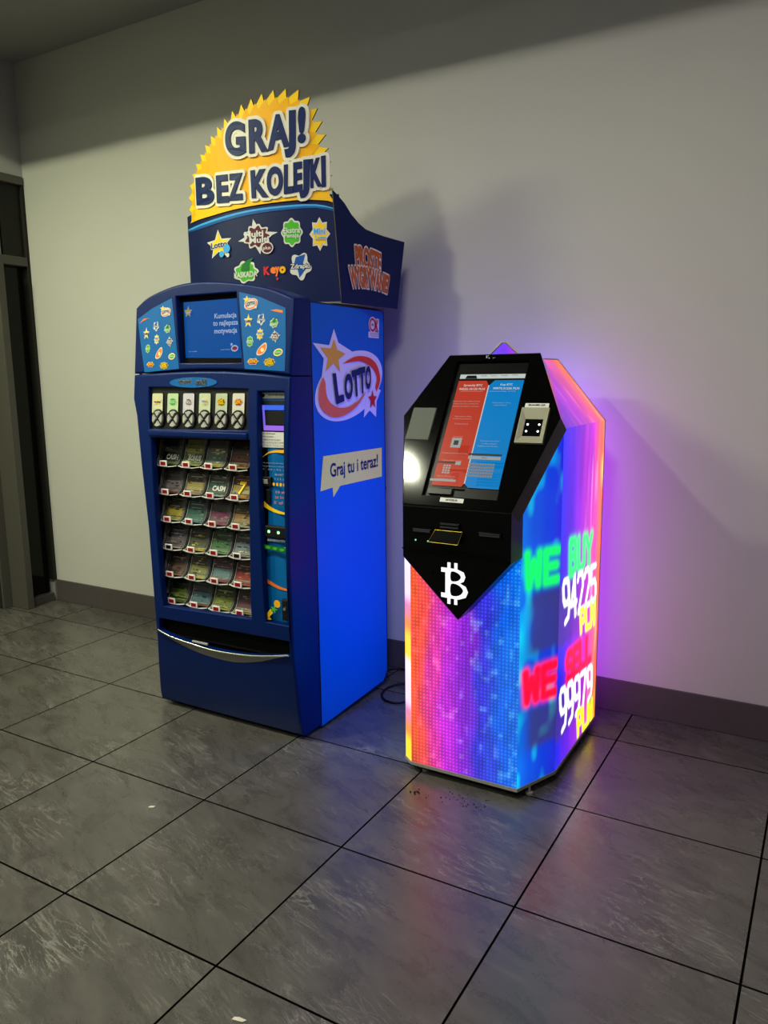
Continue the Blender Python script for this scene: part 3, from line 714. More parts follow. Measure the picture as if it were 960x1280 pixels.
P.poly(smoothpoly([(1.365, 1.525), (1.333, 1.48), (1.330, 1.42), (1.368, 1.378), (1.44, 1.355), (1.52, 1.360), (1.60, 1.385), (1.66, 1.42), (1.710, 1.462)], 5)+smoothpoly([(1.64, 1.420), (1.55, 1.394), (1.47, 1.396), (1.41, 1.420), (1.385, 1.455), (1.380, 1.50)], 5), mat('side_swoosh_orange', (240, 110, 70), .4))
P.poly(star(1.758, 1.420, .040, .046), red)
P.text('L', [(1.454, 1.408), (1.520, 1.421), (1.500, 1.545), (1.430, 1.538)], inkM, .05)
P.text('O', [(1.525, 1.418), (1.590, 1.436), (1.585, 1.545), (1.515, 1.532)], inkM, .05)
P.text('T', [(1.588, 1.430), (1.645, 1.446), (1.640, 1.560), (1.575, 1.550)], inkM, .05)
P.text('T', [(1.640, 1.442), (1.690, 1.458), (1.690, 1.570), (1.630, 1.562)], inkM, .05)
P.text('O', [(1.690, 1.460), (1.740, 1.474), (1.738, 1.580), (1.685, 1.565)], inkM, .05)
P.build('lottery_logo', sp, 'white oval lottery logo with gold star and red swoosh')
P = Print(Sd, .0008)
P.poly(rrect(1.736, 1.828, 1.698, 1.725, .004), wht2); P.poly(ell(1.774, 1.756, .036, .036), wht2); P.poly([(1.79, 1.74), (1.826, 1.72), (1.829, 1.785), (1.80, 1.785)], wht2)
P.poly(ell(1.770, 1.756, .028, .030), mat('ok_red', (196, 30, 60), .4), holes=[ell(1.770, 1.756, .019, .021)])
P.text('18+', rect(1.770, 1.756, .022, .012), inkM, .02); P.text('K', rect(1.806, 1.753, .026, .052), mat('ok_red', ()), .04)
P.text('GRA ODPOWIEDZIALNA', rect(1.782, 1.716, .08, .006), inkM, .01, res=1); P.text('TYLKO DLA DOROSŁYCH', rect(1.782, 1.706, .08, .006), inkM, .01, res=1)
P.build('age_mark', sp, 'small white and red age mark')
P = Print(Sd, .0008)
P.poly([(1.354, 1.196), (1.842, 1.193), (1.839, 1.055), (1.479, 1.055), (1.424, 1.012), (1.419, 1.055), (1.327, 1.050)], mat('bubble_cream', (250, 236, 120), .5, spec=.1))
P.text('Graj tu i teraz!', [(1.404, 1.082), (1.802, 1.088), (1.804, 1.166), (1.402, 1.160)], inkM, .02, res=6)
P.build('speech_bubble', sp, 'cream speech bubble reading Graj tu i teraz!')
k = MB(); k.box(1.842, 1.850, 1.878, 1.888, .985, 1.0, chrome, bev=.001); k.build('rear_catch', vm)

# ================================================================== TOPPER
tnavy = mat('topper_navy', (5, 22, 68), .5, noise=.04, nscale=6); tnavy2 = mat('topper_edge', (70, 62, 50), .7)
tp = thing('advertising_topper', (1.41, 1.7, 1.83), 'navy cardboard sign with yellow sunburst standing on the blue vending machine', 'sign')
def sy(x): t = (x-1.41)/.43; return 1.53-.12*(1-t*t)
def St(x, z, off=0): return (x, sy(x)-off, z)
def curved(name, outer, m, edge, parent, th=.005, off=0, grid=.06):
    if area(outer) < 0: outer = outer[::-1]
    V, F = cdt(outer, (), grid); k = MB()
    k.add([St(a, b, off) for a, b in V], F, m); k.add([St(a, b, off-th) for a, b in V], [f[::-1] for f in F], edge)
    n = len(outer); k.add([St(a, b, off) for a, b in outer]+[St(a, b, off-th) for a, b in outer], [(i, (i+1) % n, n+(i+1) % n, n+i) for i in range(n)], edge)
    return k.build(name, parent, smooth=30, fix=False)
curved('front_sheet', dense([(.985, 1.832), (1.84, 1.842), (1.836, 2.275), (.985, 2.275)], .05), tnavy, tnavy2, tp)
# right and left wings
wp = [(0, 1.835), (1.0, 1.832), (1.15, 2.134), (.95, 2.138), (.75, 2.142), (.58, 2.148), (.43, 2.156), (.31, 2.175), (.19, 2.204), (.08, 2.243), (-.05, 2.273), (-.11, 2.285)]
def Sw(a, z, off=0): return (1.84+.065*a+off*.985, 1.53+.37*a-off*.173, z)
def Sl(a, z, off=0): return (.987+.03*a-off, 1.53+.37*a, z)
for nm, S, wp in (('side_wing', Sw, wp), ('side_wing', Sl, [(min(1, max(a, .01)), z-(.012 if z > 2 else 0)) for a, z in wp[:-2]]+[(.01, 2.255)])):
    V, F = cdt(wp); k = MB(); k.add([S(a, b, 0) for a, b in V], F, tnavy); k.add([S(a, b, -.005) for a, b in V], F, tnavy2)
    n = len(wp); k.add([S(a, b, 0) for a, b in wp]+[S(a, b, -.005) for a, b in wp], [(i, (i+1) % n, n+(i+1) % n, n+i) for i in range(n)], tnavy2)
    k.build(nm, tp, fix=False)
k = MB(); cardb = mat('raw_cardboard', (120, 110, 90), .8)
k.add([(1.02, 1.50, 1.829), (1.80, 1.50, 1.829), (1.86, 1.86, 1.829), (1.0, 1.86, 1.829)]+[(1.02, 1.50, 1.836), (1.80, 1.50, 1.836), (1.86, 1.86, 1.836), (1.0, 1.86, 1.836)], [(0, 1, 2, 3), (4, 5, 6, 7), (0, 1, 5, 4), (1, 2, 6, 5), (2, 3, 7, 6), (3, 0, 4, 7)], cardb)
k.build('base_board', tp)
# cyan arc line
P = Print(St, .001); cpts = [(.990, 2.214), (1.12, 2.212), (1.251, 2.216), (1.447, 2.228), (1.602, 2.233), (1.751, 2.233), (1.835, 2.212)]
band(cpts, [.002, .006, .007, .006, .005, .004, .002], cyan, P)
band([(a, b-.008) for a, b in cpts], [.002, .006, .006, .006, .005, .004, .002], mat('arc_dark_cyan', (20, 84, 150), .5), P)
P.build('arc_stripe', tp)
# sunburst ------------------------------------------------------------
bp2 = smoothpoly([(1.018, 2.272), (1.022, 2.320), (1.030, 2.377), (1.083, 2.449), (1.172, 2.520), (1.285, 2.593), (1.391, 2.643), (1.494, 2.674), (1.583, 2.692), (1.665, 2.690), (1.716, 2.676), (1.760, 2.624), (1.790, 2.533), (1.811, 2.409), (1.815, 2.331), (1.820, 2.270)], 12)
def resample(p, n):
    d = [0]
    for a, b in zip(p, p[1:]): d.append(d[-1]+hypot(b[0]-a[0], b[1]-a[1]))
    out = []; j = 0
    for i in range(n):
        t = d[-1]*i/(n-1)
        while j < len(p)-2 and d[j+1] < t: j += 1
        f = (t-d[j])/max(1e-9, d[j+1]-d[j]); out.append((p[j][0]+(p[j+1][0]-p[j][0])*f, p[j][1]+(p[j+1][1]-p[j][1])*f))
    return out
def burst(nt, depth, scale=1.0, ph=0):
    c = (1.42, 2.30); q = resample(bp2, 2*nt+1); out = []
    for i, (x, z) in enumerate(q):
        L = hypot(x-c[0], z-c[1]); dd = 0 if (i+ph) % 2 == 1 else depth
        s = (L-dd)/L*scale; out.append((c[0]+(x-c[0])*s, c[1]+(z-c[1])*s))
    return out
lowarc = smoothpoly([(1.820, 2.245), (1.782, 2.250), (1.704, 2.256), (1.566, 2.252), (1.405, 2.246), (1.253, 2.239), (1.15, 2.238), (1.045, 2.240)], 3)
curved('sunburst', burst(25, .046)+lowarc, yel, mat('burst_edge', (60, 48, 20), .7), tp, th=.006, off=.004, grid=.06)
P = Print(St, .0045); P.poly(burst(25, .040, .93, 1)+lowarc, gold, grid=.06)
rib = mat('print_gold_light', (246, 190, 24), .5)
P.poly([(1.028, 2.238), (1.099, 2.262), (1.078, 2.302), (1.25, 2.290), (1.5, 2.285), (1.800, 2.302), (1.806, 2.271), (1.826, 2.238)]+lowarc[2:-2], rib, grid=.06)
P.build('sunburst_print', tp)
letters = [('G',[(1.348,2.462),(1.459,2.452),(1.460,2.588),(1.350,2.598)]),('R',[(1.477,2.456),(1.567,2.455),(1.566,2.586),(1.479,2.588)]),('A',[(1.565,2.457),(1.659,2.467),(1.660,2.596),(1.568,2.592)]),('J',[(1.637,2.424),(1.683,2.426),(1.688,2.605),(1.641,2.603)]),('!',[(1.693,2.474),(1.724,2.477),(1.727,2.617),(1.699,2.613)]),
('B',[(1.119,2.299),(1.259,2.280),(1.263,2.397),(1.120,2.416)]),('E',[(1.279,2.282),(1.355,2.275),(1.354,2.390),(1.280,2.396)]),('Z',[(1.352,2.282),(1.437,2.276),(1.436,2.385),(1.359,2.390)]),('K',[(1.481,2.278),(1.561,2.275),(1.559,2.388),(1.479,2.388)]),('O',[(1.555,2.278),(1.625,2.279),(1.628,2.394),(1.557,2.392)]),('L',[(1.630,2.281),(1.669,2.284),(1.673,2.399),(1.634,2.396)]),('E',[(1.671,2.285),(1.706,2.290),(1.708,2.405),(1.673,2.402)]),('J',[(1.694,2.262),(1.732,2.264),(1.738,2.412),(1.695,2.409)]),('K',[(1.739,2.299),(1.782,2.305),(1.781,2.418),(1.740,2.411)]),('I',[(1.782,2.301),(1.797,2.303),(1.798,2.424),(1.782,2.421)])]
def raised_letters(lst, name, label, bold=.045, ow=.0145):
    # white backing, then blue letters, both with thickness
    k = MB()
    for ch, q in lst:
        V, F, E = text2d(ch, bold, 8); f = quadmap(q); W = [f(u, v) for u, v in V]
        for lay, mt, grow_ in ((.006, wTop, ow), (.014, inkM, 0)):
            fo = .012 if grow_ else .0165
            if grow_:
                for i, j in E:
                    a, b = Vector(W[i]), Vector(W[j]); d = b-a
                    if d.length < 1e-7: continue
                    d.normalize(); nn = Vector((-d.y, d.x))*grow_
                    qd = [a+nn, a-nn, b-nn, b+nn]
                    k.add([St(p[0], p[1], fo) for p in qd]+[St(p[0], p[1], lay) for p in qd], [(0, 1, 2, 3), (0, 4, 5, 1), (2, 6, 7, 3), (4, 7, 6, 5)], mt)
                for i in set(x for e in E for x in e):
                    c = ell(W[i][0], W[i][1], grow_, grow_, 10)
                    k.add([St(p[0], p[1], fo) for p in c]+[St(p[0], p[1], lay) for p in c], [tuple(range(10))]+[(t, (t+1) % 10, 10+(t+1) % 10, 10+t) for t in range(10)], mt)
                k.add([St(p[0], p[1], fo) for p in W], F, mt)
            else:
                k.add([St(p[0], p[1], fo) for p in W], F, mt)
                for i, j in E: k.add([St(*W[i], fo), St(*W[j], fo), St(*W[j], .012), St(*W[i], .012)], [(0, 1, 2, 3)], mt)
    o = k.build(name, tp, fix=False); o['label'] = label
wTop = mat('letter_white', (222, 218, 198), .5)
raised_letters(letters[:5], 'raised_lettering', 'navy letters GRAJ! with a white rim')
raised_letters(letters[5:], 'raised_lettering', 'navy letters BEZ KOLEJKI with a white rim', ow=.014)
# game logos on the front sheet
for kd, x, z, a, b in [('star', 1.262, 2.110, .145, .105), ('multi', 1.488, 2.122, .165, .12), ('ek', 1.650, 2.128, .082, .105), ('mini', 1.763, 2.117, .068, .115), ('kas', 1.422, 1.985, .125, .095), ('zd', 1.682, 1.990, .083, .105)]:
    P = Print(St, .001); logo(P, kd, x, z, a*1.08, b*1.08)
    if kd == 'star':
        P.poly(ell(1.318, 2.088, .022, .018), cyan); P.poly(ell(1.285, 2.068, .016, .014), cyan); P.poly(ell(1.325, 2.060, .010, .009), white)
    if kd == 'multi': P.poly(ell(1.540, 2.072, .029, .025), white); P.poly(ell(1.540, 2.072, .024, .020), maroon); P.text('plus', rect(1.540, 2.070, .036, .018), white, .02)
    P.build('game_logo', tp)
P = Print(St, .001)
for ch, x, w_, h in (('K', 1.532, .030, .036), ('e', 1.563, .026, .028), ('y', 1.583, .020, .040), ('o', 1.607, .028, .030)):
    P.text(ch, rect(x, 1.978-(.006 if ch == 'y' else 0), w_, h), [red, orange, orange, gold]['Keyo'.index(ch)], .06)
P.poly(ell(1.583, 1.942, .005, .006, 12), red); P.build('game_logo', tp)
# side wing lettering (arched)
P = Print(Sw, .001); pr = mat('wing_ink', (186, 92, 40), .5); po = mat('wing_outline', (240, 228, 205), .5)
P.text('PROSTE', [(.245, 1.985), (.690, 1.968), (.700, 2.062), (.225, 2.076)], pr, .05, outline=po, ow=.007, warp=lambda p: (p[0], p[1]+.018*(1-((p[0]-.45)/.3)**2)*.6), spacing=1.0)
P.text('WYGRYWANIE!', [(.160, 1.895), (.800, 1.888), (.850, 1.972), (.110, 1.990)], pr, .05, outline=po, ow=.007, warp=lambda p: (p[0], p[1]+.022*(1-((p[0]-.48)/.38)**2)*.7))
P.build('wing_lettering', tp, 'arched orange letters PROSTE WYGRYWANIE!')

# ================================================================== CRYPTO KIOSK
ks = thing('crypto_kiosk', (2.605, 1.5, 0), 'cash machine kiosk with black screen head and glowing multicoloured light panels', 'kiosk')
gloss = mat('gloss_black', (3, 3, 3), .09, noise=.05, nscale=14, spec=.2)
gblk = mat('satin_black', (3, 3, 4), .3, noise=.05, spec=.15)
trimM = mat('aluminium_trim', (150, 148, 142), .45, metal=.15)
XL, XR, YF, YB = 2.326, 2.878, 1.15, 1.90; ZT = 1.335; Z0 = .042
def hy(z, back=0): return 1.034+.631*(z-1.078)+back
# stroke font for the scrolling light text
SF = {'W': [[(0, 1), (.12, 0), (.5, .75), (.88, 0), (1, 1)]], 'E': [[(1, 1), (0, 1), (0, 0), (1, 0)], [(0, .5), (.85, .5)]], 'B': [[(0, 0), (0, 1), (.8, 1), (.95, .75), (.75, .53), (0, .53)], [(.75, .53), (1, .27), (.8, 0), (0, 0)]],
 'U': [[(0, 1), (0, .15), (.2, 0), (.8, 0), (1, .15), (1, 1)]], 'Y': [[(0, 1), (.5, .5), (1, 1)], [(.5, .5), (.5, 0)]], 'S': [[(1, .9), (.8, 1), (.2, 1), (0, .85), (0, .62), (.2, .52), (.8, .48), (1, .35), (1, .12), (.8, 0), (.2, 0), (0, .1)]],
 'L': [[(0, 1), (0, 0), (1, 0)]], 'P': [[(0, 0), (0, 1), (.8, 1), (1, .8), (1, .6), (.8, .45), (0, .45)]], 'N': [[(0, 0), (0, 1), (1, 0), (1, 1)]],
 '9': [[(1, .6), (.75, .45), (.2, .45), (0, .6), (0, .88), (.2, 1), (.8, 1), (1, .88), (1, .35), (.8, .08), (.2, 0)]], '4': [[(.75, 0), (.75, 1), (0, .32), (1, .32)]], '2': [[(0, .85), (.2, 1), (.8, 1), (1, .85), (1, .65), (0, 0), (1, 0)]],
 '5': [[(1, 1), (0, 1), (0, .55), (.75, .58), (1, .42), (1, .15), (.8, 0), (.15, 0), (0, .1)]], '7': [[(0, 1), (1, 1), (.35, 0)]]}
def strokes(txt, quad, gap=.28):
    f = quadmap(quad); n = len(txt); cw = 1/(n+gap*(n-1)); out = []
    for i, ch in enumerate(txt):
        for pl in SF[ch]:
            pts = [f(i*cw*(1+gap)+u*cw, v) for u, v in pl]
            out += list(zip(pts, pts[1:]))
    return out
def segd(p, a, b):
    vx, vy = b[0]-a[0], b[1]-a[1]; t = ((p[0]-a[0])*vx+(p[1]-a[1])*vy)/(vx*vx+vy*vy+1e-12); t = 0 if t < 0 else 1 if t > 1 else t
    return hypot(p[0]-a[0]-t*vx, p[1]-a[1]-t*vy)
G_, R_, W_, Y_ = (0, .75, .12), (1.0, .0, .025), (.95, .95, 1.05), (1.0, .80, .0)
side_txt = [(strokes('BUY', [(1.470, .785), (1.765, .765), (1.755, .882), (1.462, .905)], .45), G_, .0055, .018, 1.2), (strokes('94225', [(1.415, .605), (1.850, .590), (1.832, .738), (1.385, .770)], .4), W_, .0048, .0066, 1.9),
            (strokes('PLN', [(1.645, .505), (1.842, .485), (1.838, .580), (1.628, .596)], .45), Y_, .006, .009, 1.6), (strokes('SELL', [(1.480, .358), (1.795, .338), (1.795, .446), (1.462, .462)], .4), R_, .0085, .018, 1.5),
            (strokes('99979', [(1.415, .172), (1.842, .160), (1.828, .300), (1.385, .345)], .4), W_, .0048, .0066, 1.9), (strokes('PLN', [(1.650, .062), (1.846, .042), (1.846, .136), (1.630, .165)], .45), Y_, .006, .009, 1.6)]
cor_txt = [(strokes('WE', [(.036, .795), (.196, .795), (.196, .902), (.032, .908)], .5), G_, .0060, .016, 1.2), (strokes('WE', [(.038, .368), (.200, .365), (.196, .472), (.036, .472)], .5), R_, .0085, .017, 1.5)]
def sm(x, a, b, f=.04):
    k = min(max((x-a+f)/f, 0), 1)*min(max((b+f-x)/f, 0), 1); return k*k*(3-2*k)
def ramp(t, st):
    if t <= st[0][0]: return st[0][1]
    for (a, c), (b, d) in zip(st, st[1:]):
        if t <= b:
            f = (t-a)/(b-a); f = f*f*(3-2*f); return tuple(c[i]+(d[i]-c[i])*f for i in range(3))
    return st[-1][1]
def hsh(i, j, k=0):
    n = (i*374761393+j*668265263+k*974711) & 0xffffffff; n = ((n ^ (n >> 13))*1274126177) & 0xffffffff; return ((n ^ (n >> 16)) & 0xffff)/65535
def vno(x, y, k=0):
    i, j = math.floor(x), math.floor(y); fx, fy_ = x-i, y-j; fx = fx*fx*(3-2*fx); fy_ = fy_*fy_*(3-2*fy_)
    return (hsh(i, j, k)*(1-fx)+hsh(i+1, j, k)*fx)*(1-fy_)+(hsh(i, j+1, k)*(1-fx)+hsh(i+1, j+1, k)*fx)*fy_
FRONT = [(0, (1.0, .10, .02)), (.1, (.95, .07, .06)), (.22, (.72, .03, .36)), (.36, (.50, .015, .68)), (.52, (.22, .01, .64)), (.68, (.03, .03, .66)), (.85, (.0, .11, .74)), (1, (.0, .16, .80))]
CORN = [(0, (.0, .14, .74)), (.35, (.0, .07, .68)), (.7, (.0, .035, .62)), (1, (.01, .015, .60))]
SIDE = [(0, (.01, .015, .66)), (.2, (.07, .01, .60)), (.42, (.20, .015, .56)), (.62, (.40, .02, .52)), (.8, (.72, .07, .32)), (.93, (1.0, .16, .04)), (1, (1, .13, .04))]
LEFT = [(0, (.9, .35, .1)), (.10, (.45, .12, .8)), (.35, (.10, .16, .95)), (1, (.12, .14, .9))]
def col_front(s, z):
    t = s/.43; n = vno(s*26, z*7, 1); c = ramp(t+(n-.5)*.12, FRONT)
    b = .72+.5*vno(s*60, z*18, 2); c = tuple(v*b for v in c)
    k = max(0, vno(s*52, z*34, 5)-.72)*1.7
    c = (c[0]*(1+k)+k*.10, c[1]+k*(.06+.42*t), c[2]*(1+k*.6)+k*.1)
    g = max(0, .30-vno(s*9+3, z*3.2+1, 9))*2.2
    return tuple(v*(1-g)+.035*g for v in c)
def col_corner(s, z):
    t = s/.21; c = ramp(t, CORN); cl = vno(s*22+7, z*13, 3); b = .75+.35*vno(s*12, z*9, 4)
    k = max(0, cl-.58)*1.1
    c = (c[0]*b, c[1]*b+k, c[2]*b+k*.3)
    d = max(sm(z, .20, .31), sm(z, .56, .74))*min(1, max(0, (s-.03)/.05))*.72
    return txt_mix(tuple(v*(1-d)+q*d for v, q in zip(c, (.035, .03, .09))), (s, z), cor_txt)
def txt_mix(c, p, T):
    for segs, tc_, w_, soft, gain in T:
        d = min(segd(p, a, b) for a, b in segs)
        if d < w_+soft*2.6:
            k = 1 if d < w_ else math.exp(-((d-w_)/soft)**2*1.1)
            c = tuple(v*(1-k)+tc_[i]*gain*k for i, v in enumerate(c))
    return c
def col_side(y, z):
    t = (y-1.345)/.555; n = vno(y*16, z*3.2, 6); c = ramp(t+(n-.5)*.1, SIDE); b = .75+.4*vno(y*30, z*6, 7)
    k = max(0, vno(y*38, z*4.5, 8)-.66)*1.1*min(1, max(0, (t-.45)*3))
    c = (c[0]*b+k, c[1]*b+k*.55, c[2]*b+k*.7)
    if t > .9: q = min(1, (t-.9)/.05)*max(0, vno(3, z*7, 11)-.5); c = (c[0], c[1]+q*.7, c[2])
    d = max(sm(z, .17, .31), sm(z, .54, .74))*max(0, 1-t/.75)*.7
    return txt_mix(tuple(v*(1-d)+q*d for v, q in zip(c, (.05, .02, .10))), (y, z), side_txt)
def col_strip(s, z):
    t = (z*2.35+.16) % 1.0
    return ramp(t, [(0, (.9, .75, 1.1)), (.16, (.95, .85, 1.2)), (.28, (1.2, .75, .02)), (.42, (1.2, .75, .02)), (.55, (1.1, .28, .05)), (.72, (.8, .25, .45)), (.85, (.9, .75, 1.1)), (1, (.9, .75, 1.1))])
LZ = [(0, (.0, .20, .85)), (.45, (.0, .16, .80)), (.66, (.34, .05, .72)), (.80, (.26, .05, .74)), (.96, (.0, .30, .85)), (1.12, (.01, .16, .85)), (1.3, (.16, .03, .78)), (1.6, (.14, .04, .80))]
def col_left(y, z):
    c = ramp(z, LZ); k = vno(y*5, z*2.6+.7, 12)*.35+.7
    return tuple(v*k for v in c)
def col_slant(y, z, x=0):
    t = (y-1.30)/.6; c = ramp(t*.75+.22, SIDE); b = .8+.35*vno(y*22, z*12, 15)
    k = max(0, vno(y*30, z*9, 18)-.66)*.9*t
    return (c[0]*b+k, c[1]*b+k*.4, c[2]*b+k*.6)
def col_back(x, z): return ramp((x-2.33)/.55, [(0, (.05, .12, 1.1)), (.5, (.25, .06, 1.0)), (1, (.62, .06, .72))])
def ledmat(name, strength, dots):
    m = bpy.data.materials.new(name); m.use_nodes = True; nt = m.node_tree; N = nt.nodes; L = nt.links; b = N['Principled BSDF']
    b.inputs['Base Color'].default_value = (.03, .03, .035, 1); b.inputs['Roughness'].default_value = .28
    at = N.new('ShaderNodeAttribute'); at.attribute_name = 'led'
    L.new(at.outputs['Color'], b.inputs['Emission Color']); b.inputs['Emission Strength'].default_value = strength
    if dots:
        uv = N.new('ShaderNodeUVMap'); uv.uv_map = 'grid'; sp_ = N.new('ShaderNodeSeparateXYZ'); L.new(uv.outputs[0], sp_.inputs[0])
        res = []
        for o_ in (sp_.outputs[0], sp_.outputs[1]):
            f = N.new('ShaderNodeMath'); f.operation = 'MULTIPLY'; f.inputs[1].default_value = 2*pi/.0138; L.new(o_, f.inputs[0])
            c = N.new('ShaderNodeMath'); c.operation = 'COSINE'; L.new(f.outputs[0], c.inputs[0]); res.append(c.outputs[0])
        a = N.new('ShaderNodeMath'); a.operation = 'ADD'; L.new(res[0], a.inputs[0]); L.new(res[1], a.inputs[1])
        r_ = N.new('ShaderNodeMapRange'); r_.inputs[1].default_value = .35; r_.inputs[2].default_value = 2.0; r_.inputs[3].default_value = strength*.92; r_.inputs[4].default_value = strength*2.3
        L.new(a.outputs[0], r_.inputs[0]); L.new(r_.outputs[0], b.inputs['Emission Strength'])
    return m
def ledpanel(name, corners, colf, dim, m, step=.0068, par=None, label=None):
    """corners BL BR TR TL in 3D; colf(a, b) with a,b interpolated in dim=((a0,b0),(a1,b1),(a2,b2),(a3,b3))"""
    A = [Vector(c) for c in corners]; nu = max(2, int(max((A[1]-A[0]).length, (A[2]-A[3]).length)/step)); nv = max(2, int(max((A[3]-A[0]).length, (A[2]-A[1]).length)/step))
    f = quadmap(dim); V = []; C_ = []; UV = []
    for j in range(nv+1):
        for i in range(nu+1):
            u, v = i/nu, j/nv
            V.append(A[0]*(1-u)*(1-v)+A[1]*u*(1-v)+A[2]*u*v+A[3]*(1-u)*v); a, b = f(u, v); C_.append(colf(a, b)); UV.append((a, b))
    F = [(j*(nu+1)+i, j*(nu+1)+i+1, (j+1)*(nu+1)+i+1, (j+1)*(nu+1)+i) for j in range(nv) for i in range(nu)]
    org = rootpos(ks); me = bpy.data.meshes.new(name); me.from_pydata([tuple(v-org) for v in V], [], F)
    ca = me.color_attributes.new('led', 'FLOAT_COLOR', 'POINT')
    flat = []
    for c in C_: flat += [max(0, c[0]), max(0, c[1]), max(0, c[2]), 1]
    ca.data.foreach_set('color', flat)
    uv = me.uv_layers.new(name='grid')
    for l in me.loops: uv.data[l.index].uv = UV[l.vertex_index]
    me.materials.append(m); o = link(name, me, ks)
    if label: o['label'] = label
    return o
LS = 1.6
ledD = ledmat('led_matrix', LS*.60, True); ledP = ledmat('led_diffused', LS*.72, False); ledW = ledmat('led_side', LS*.92, False); ledS = ledmat('led_left', 3.3, False); ledR = ledmat('rear_glow', 3.9, False)
fz = 1.10
ledpanel('front_light_panel', [(2.368, YF, Z0), (2.80, YF, Z0), (2.80, YF, fz), (2.368, YF, fz)], col_front, [(0, Z0), (.432, Z0), (.432, fz), (0, fz)], ledD, label='light panel of tiny dots running orange, magenta and blue')
ledpanel('corner_strip', [(2.326, 1.182, Z0), (2.368, YF, Z0), (2.368, YF, fz), (2.326, 1.182, fz)], col_strip, [(0, Z0), (.06, Z0), (.06, fz), (0, fz)], ledP, .012, label='narrow white and yellow light strip')
ledpanel('corner_light_panel', [(2.80, YF, Z0), (XR, 1.345, Z0), (XR, 1.345, fz), (2.80, YF, fz)], col_corner, [(0, Z0), (.21, Z0), (.21, fz), (0, fz)], ledP, label='blue light panel with blurred words WE and WE')
ledpanel('upper_corner_panel', [(2.80, YF, fz), (XR, 1.345, fz), (XR, 1.355, ZT), (2.80, hy(ZT, .12), ZT)], col_corner, [(0, fz), (.21, fz), (.21, ZT), (0, ZT)], ledP)
ledpanel('side_light_panel', [(XR, 1.345, Z0), (XR, YB, Z0), (XR, YB, ZT), (XR, 1.345, ZT)], col_side, [(1.345, Z0), (YB, Z0), (YB, ZT), (1.345, ZT)], ledW, label='violet light panel with price text 94225 PLN and 99979 PLN')
ledpanel('left_light_panel', [(XL, YB, Z0), (XL, 1.182, Z0), (XL, 1.182, fz), (XL, YB, fz)], col_left, [(YB, Z0), (1.205, Z0), (1.205, fz), (YB, fz)], ledS, .02)
ledpanel('left_light_panel', [(XL, YB, fz), (XL, 1.182, fz), (XL, 1.335, ZT), (XL, YB, ZT)], col_left, [(YB, fz), (1.205, fz), (1.335, ZT), (YB, ZT)], ledS, .02)
ZR = 1.585
ledpanel('shoulder_light_panel', [(XR, 1.355, ZT), (XR, YB, ZT), (2.672, YB, ZR), (2.672, 1.50, ZR)], col_slant, [(1.355, ZT), (YB, ZT), (YB, ZR), (1.50, ZR)], ledP)
ledpanel('shoulder_light_panel', [(XL, YB, ZT), (XL, 1.355, ZT), (2.538, 1.50, ZR), (2.538, YB, ZR)], col_left, [(YB, ZT), (1.355, ZT), (1.50, ZR), (YB, ZR)], ledS, .02)
ledpanel('rear_glow_panel', [(XR, YB, Z0), (XL, YB, Z0), (XL, YB, ZT), (XR, YB, ZT)], col_back, [(XR, Z0), (XL, Z0), (XL, ZT), (XR, ZT)], ledR, .03)  # unseen rear side, lit to add the coloured glow on the wall
ledpanel('rear_glow_gable', [(XR, YB, ZT), (XL, YB, ZT), (2.538, YB, ZR), (2.672, YB, ZR)], col_back, [(XR, ZT), (XL, ZT), (2.538, ZR), (2.672, ZR)], ledR, .03)  # unseen too, adds to the wall glow higher up
# roof cap, crest
k = MB(); k.box(2.538, 2.672, 1.47, YB, ZR-.004, ZR+.002, trimM); k.build('roof_cap', ks)
cr = [(2.475, 1.50), (2.735, 1.50), (2.608, 1.640), (2.598, 1.640)]
ledpanel('crest_panel', [(2.478, 1.462, 1.53), (2.730, 1.462, 1.53), (2.612, 1.462, 1.638), (2.596, 1.462, 1.638)], lambda x, z: ramp((x-2.52)/.16, [(0, (.05, .12, .8)), (.5, (.15, .02, .8)), (1, (.5, .03, .7))]), [(2.478, 1.53), (2.730, 1.53), (2.612, 1.638), (2.596, 1.638)], ledP, .02)
k = MB(); k.tube([(2.47, 1.464, 1.53), (2.594, 1.464, 1.642), (2.614, 1.464, 1.642), (2.738, 1.464, 1.53)], .004, trimM, 6)
k.prism([(2.478, 1.466, 1.53), (2.730, 1.466, 1.53), (2.612, 1.466, 1.638), (2.596, 1.466, 1.638)], [(2.478, 1.49, 1.53), (2.730, 1.49, 1.53), (2.612, 1.49, 1.63), (2.596, 1.49, 1.63)], gblk); k.build('crest_frame', ks)
# trims
k = MB()
for a, b in [((XR, YB, ZT), (2.672, YB, ZR)), ((2.672, YB, ZR), (2.672, 1.50, ZR)), ((2.672, 1.50, ZR), (XR, 1.355, ZT)), ((XR, YB, Z0), (XR, YB, ZT)), ((XL, YB, Z0), (XL, YB, ZT)), ((XL, YB, ZT), (2.538, YB, ZR)), ((2.538, YB, ZR), (2.672, YB, ZR))]:
    k.tube([a, b], .0028, trimM, 6)
k.build('edge_trim', ks)
base = [(2.368, YF), (2.80, YF), (XR, 1.345), (XR, YB), (XL, YB), (XL, 1.182)]
k = MB(); bo = grow(base, .003)
k.prism([(x, y, Z0-.010) for x, y in bo], [(x, y, Z0+.002) for x, y in bo], trimM); k.build('base_rim', ks)
bi = grow(base, -.03); k = MB(); k.prism([(x, y, .006) for x, y in bi], [(x, y, Z0-.010) for x, y in bi], gblk); k.build('plinth', ks)
for fx, fy2 in ((2.41, 1.19), (2.825, 1.215), (2.84, 1.86), (2.37, 1.86)):
    k = MB(); k.cyl((fx, fy2, 0), (0, 0, 1), .014, .008, trimM, 14); k.cyl((fx, fy2, .008), (0, 0, 1), .005, .026, trimM, 8); k.build('levelling_foot', ks)
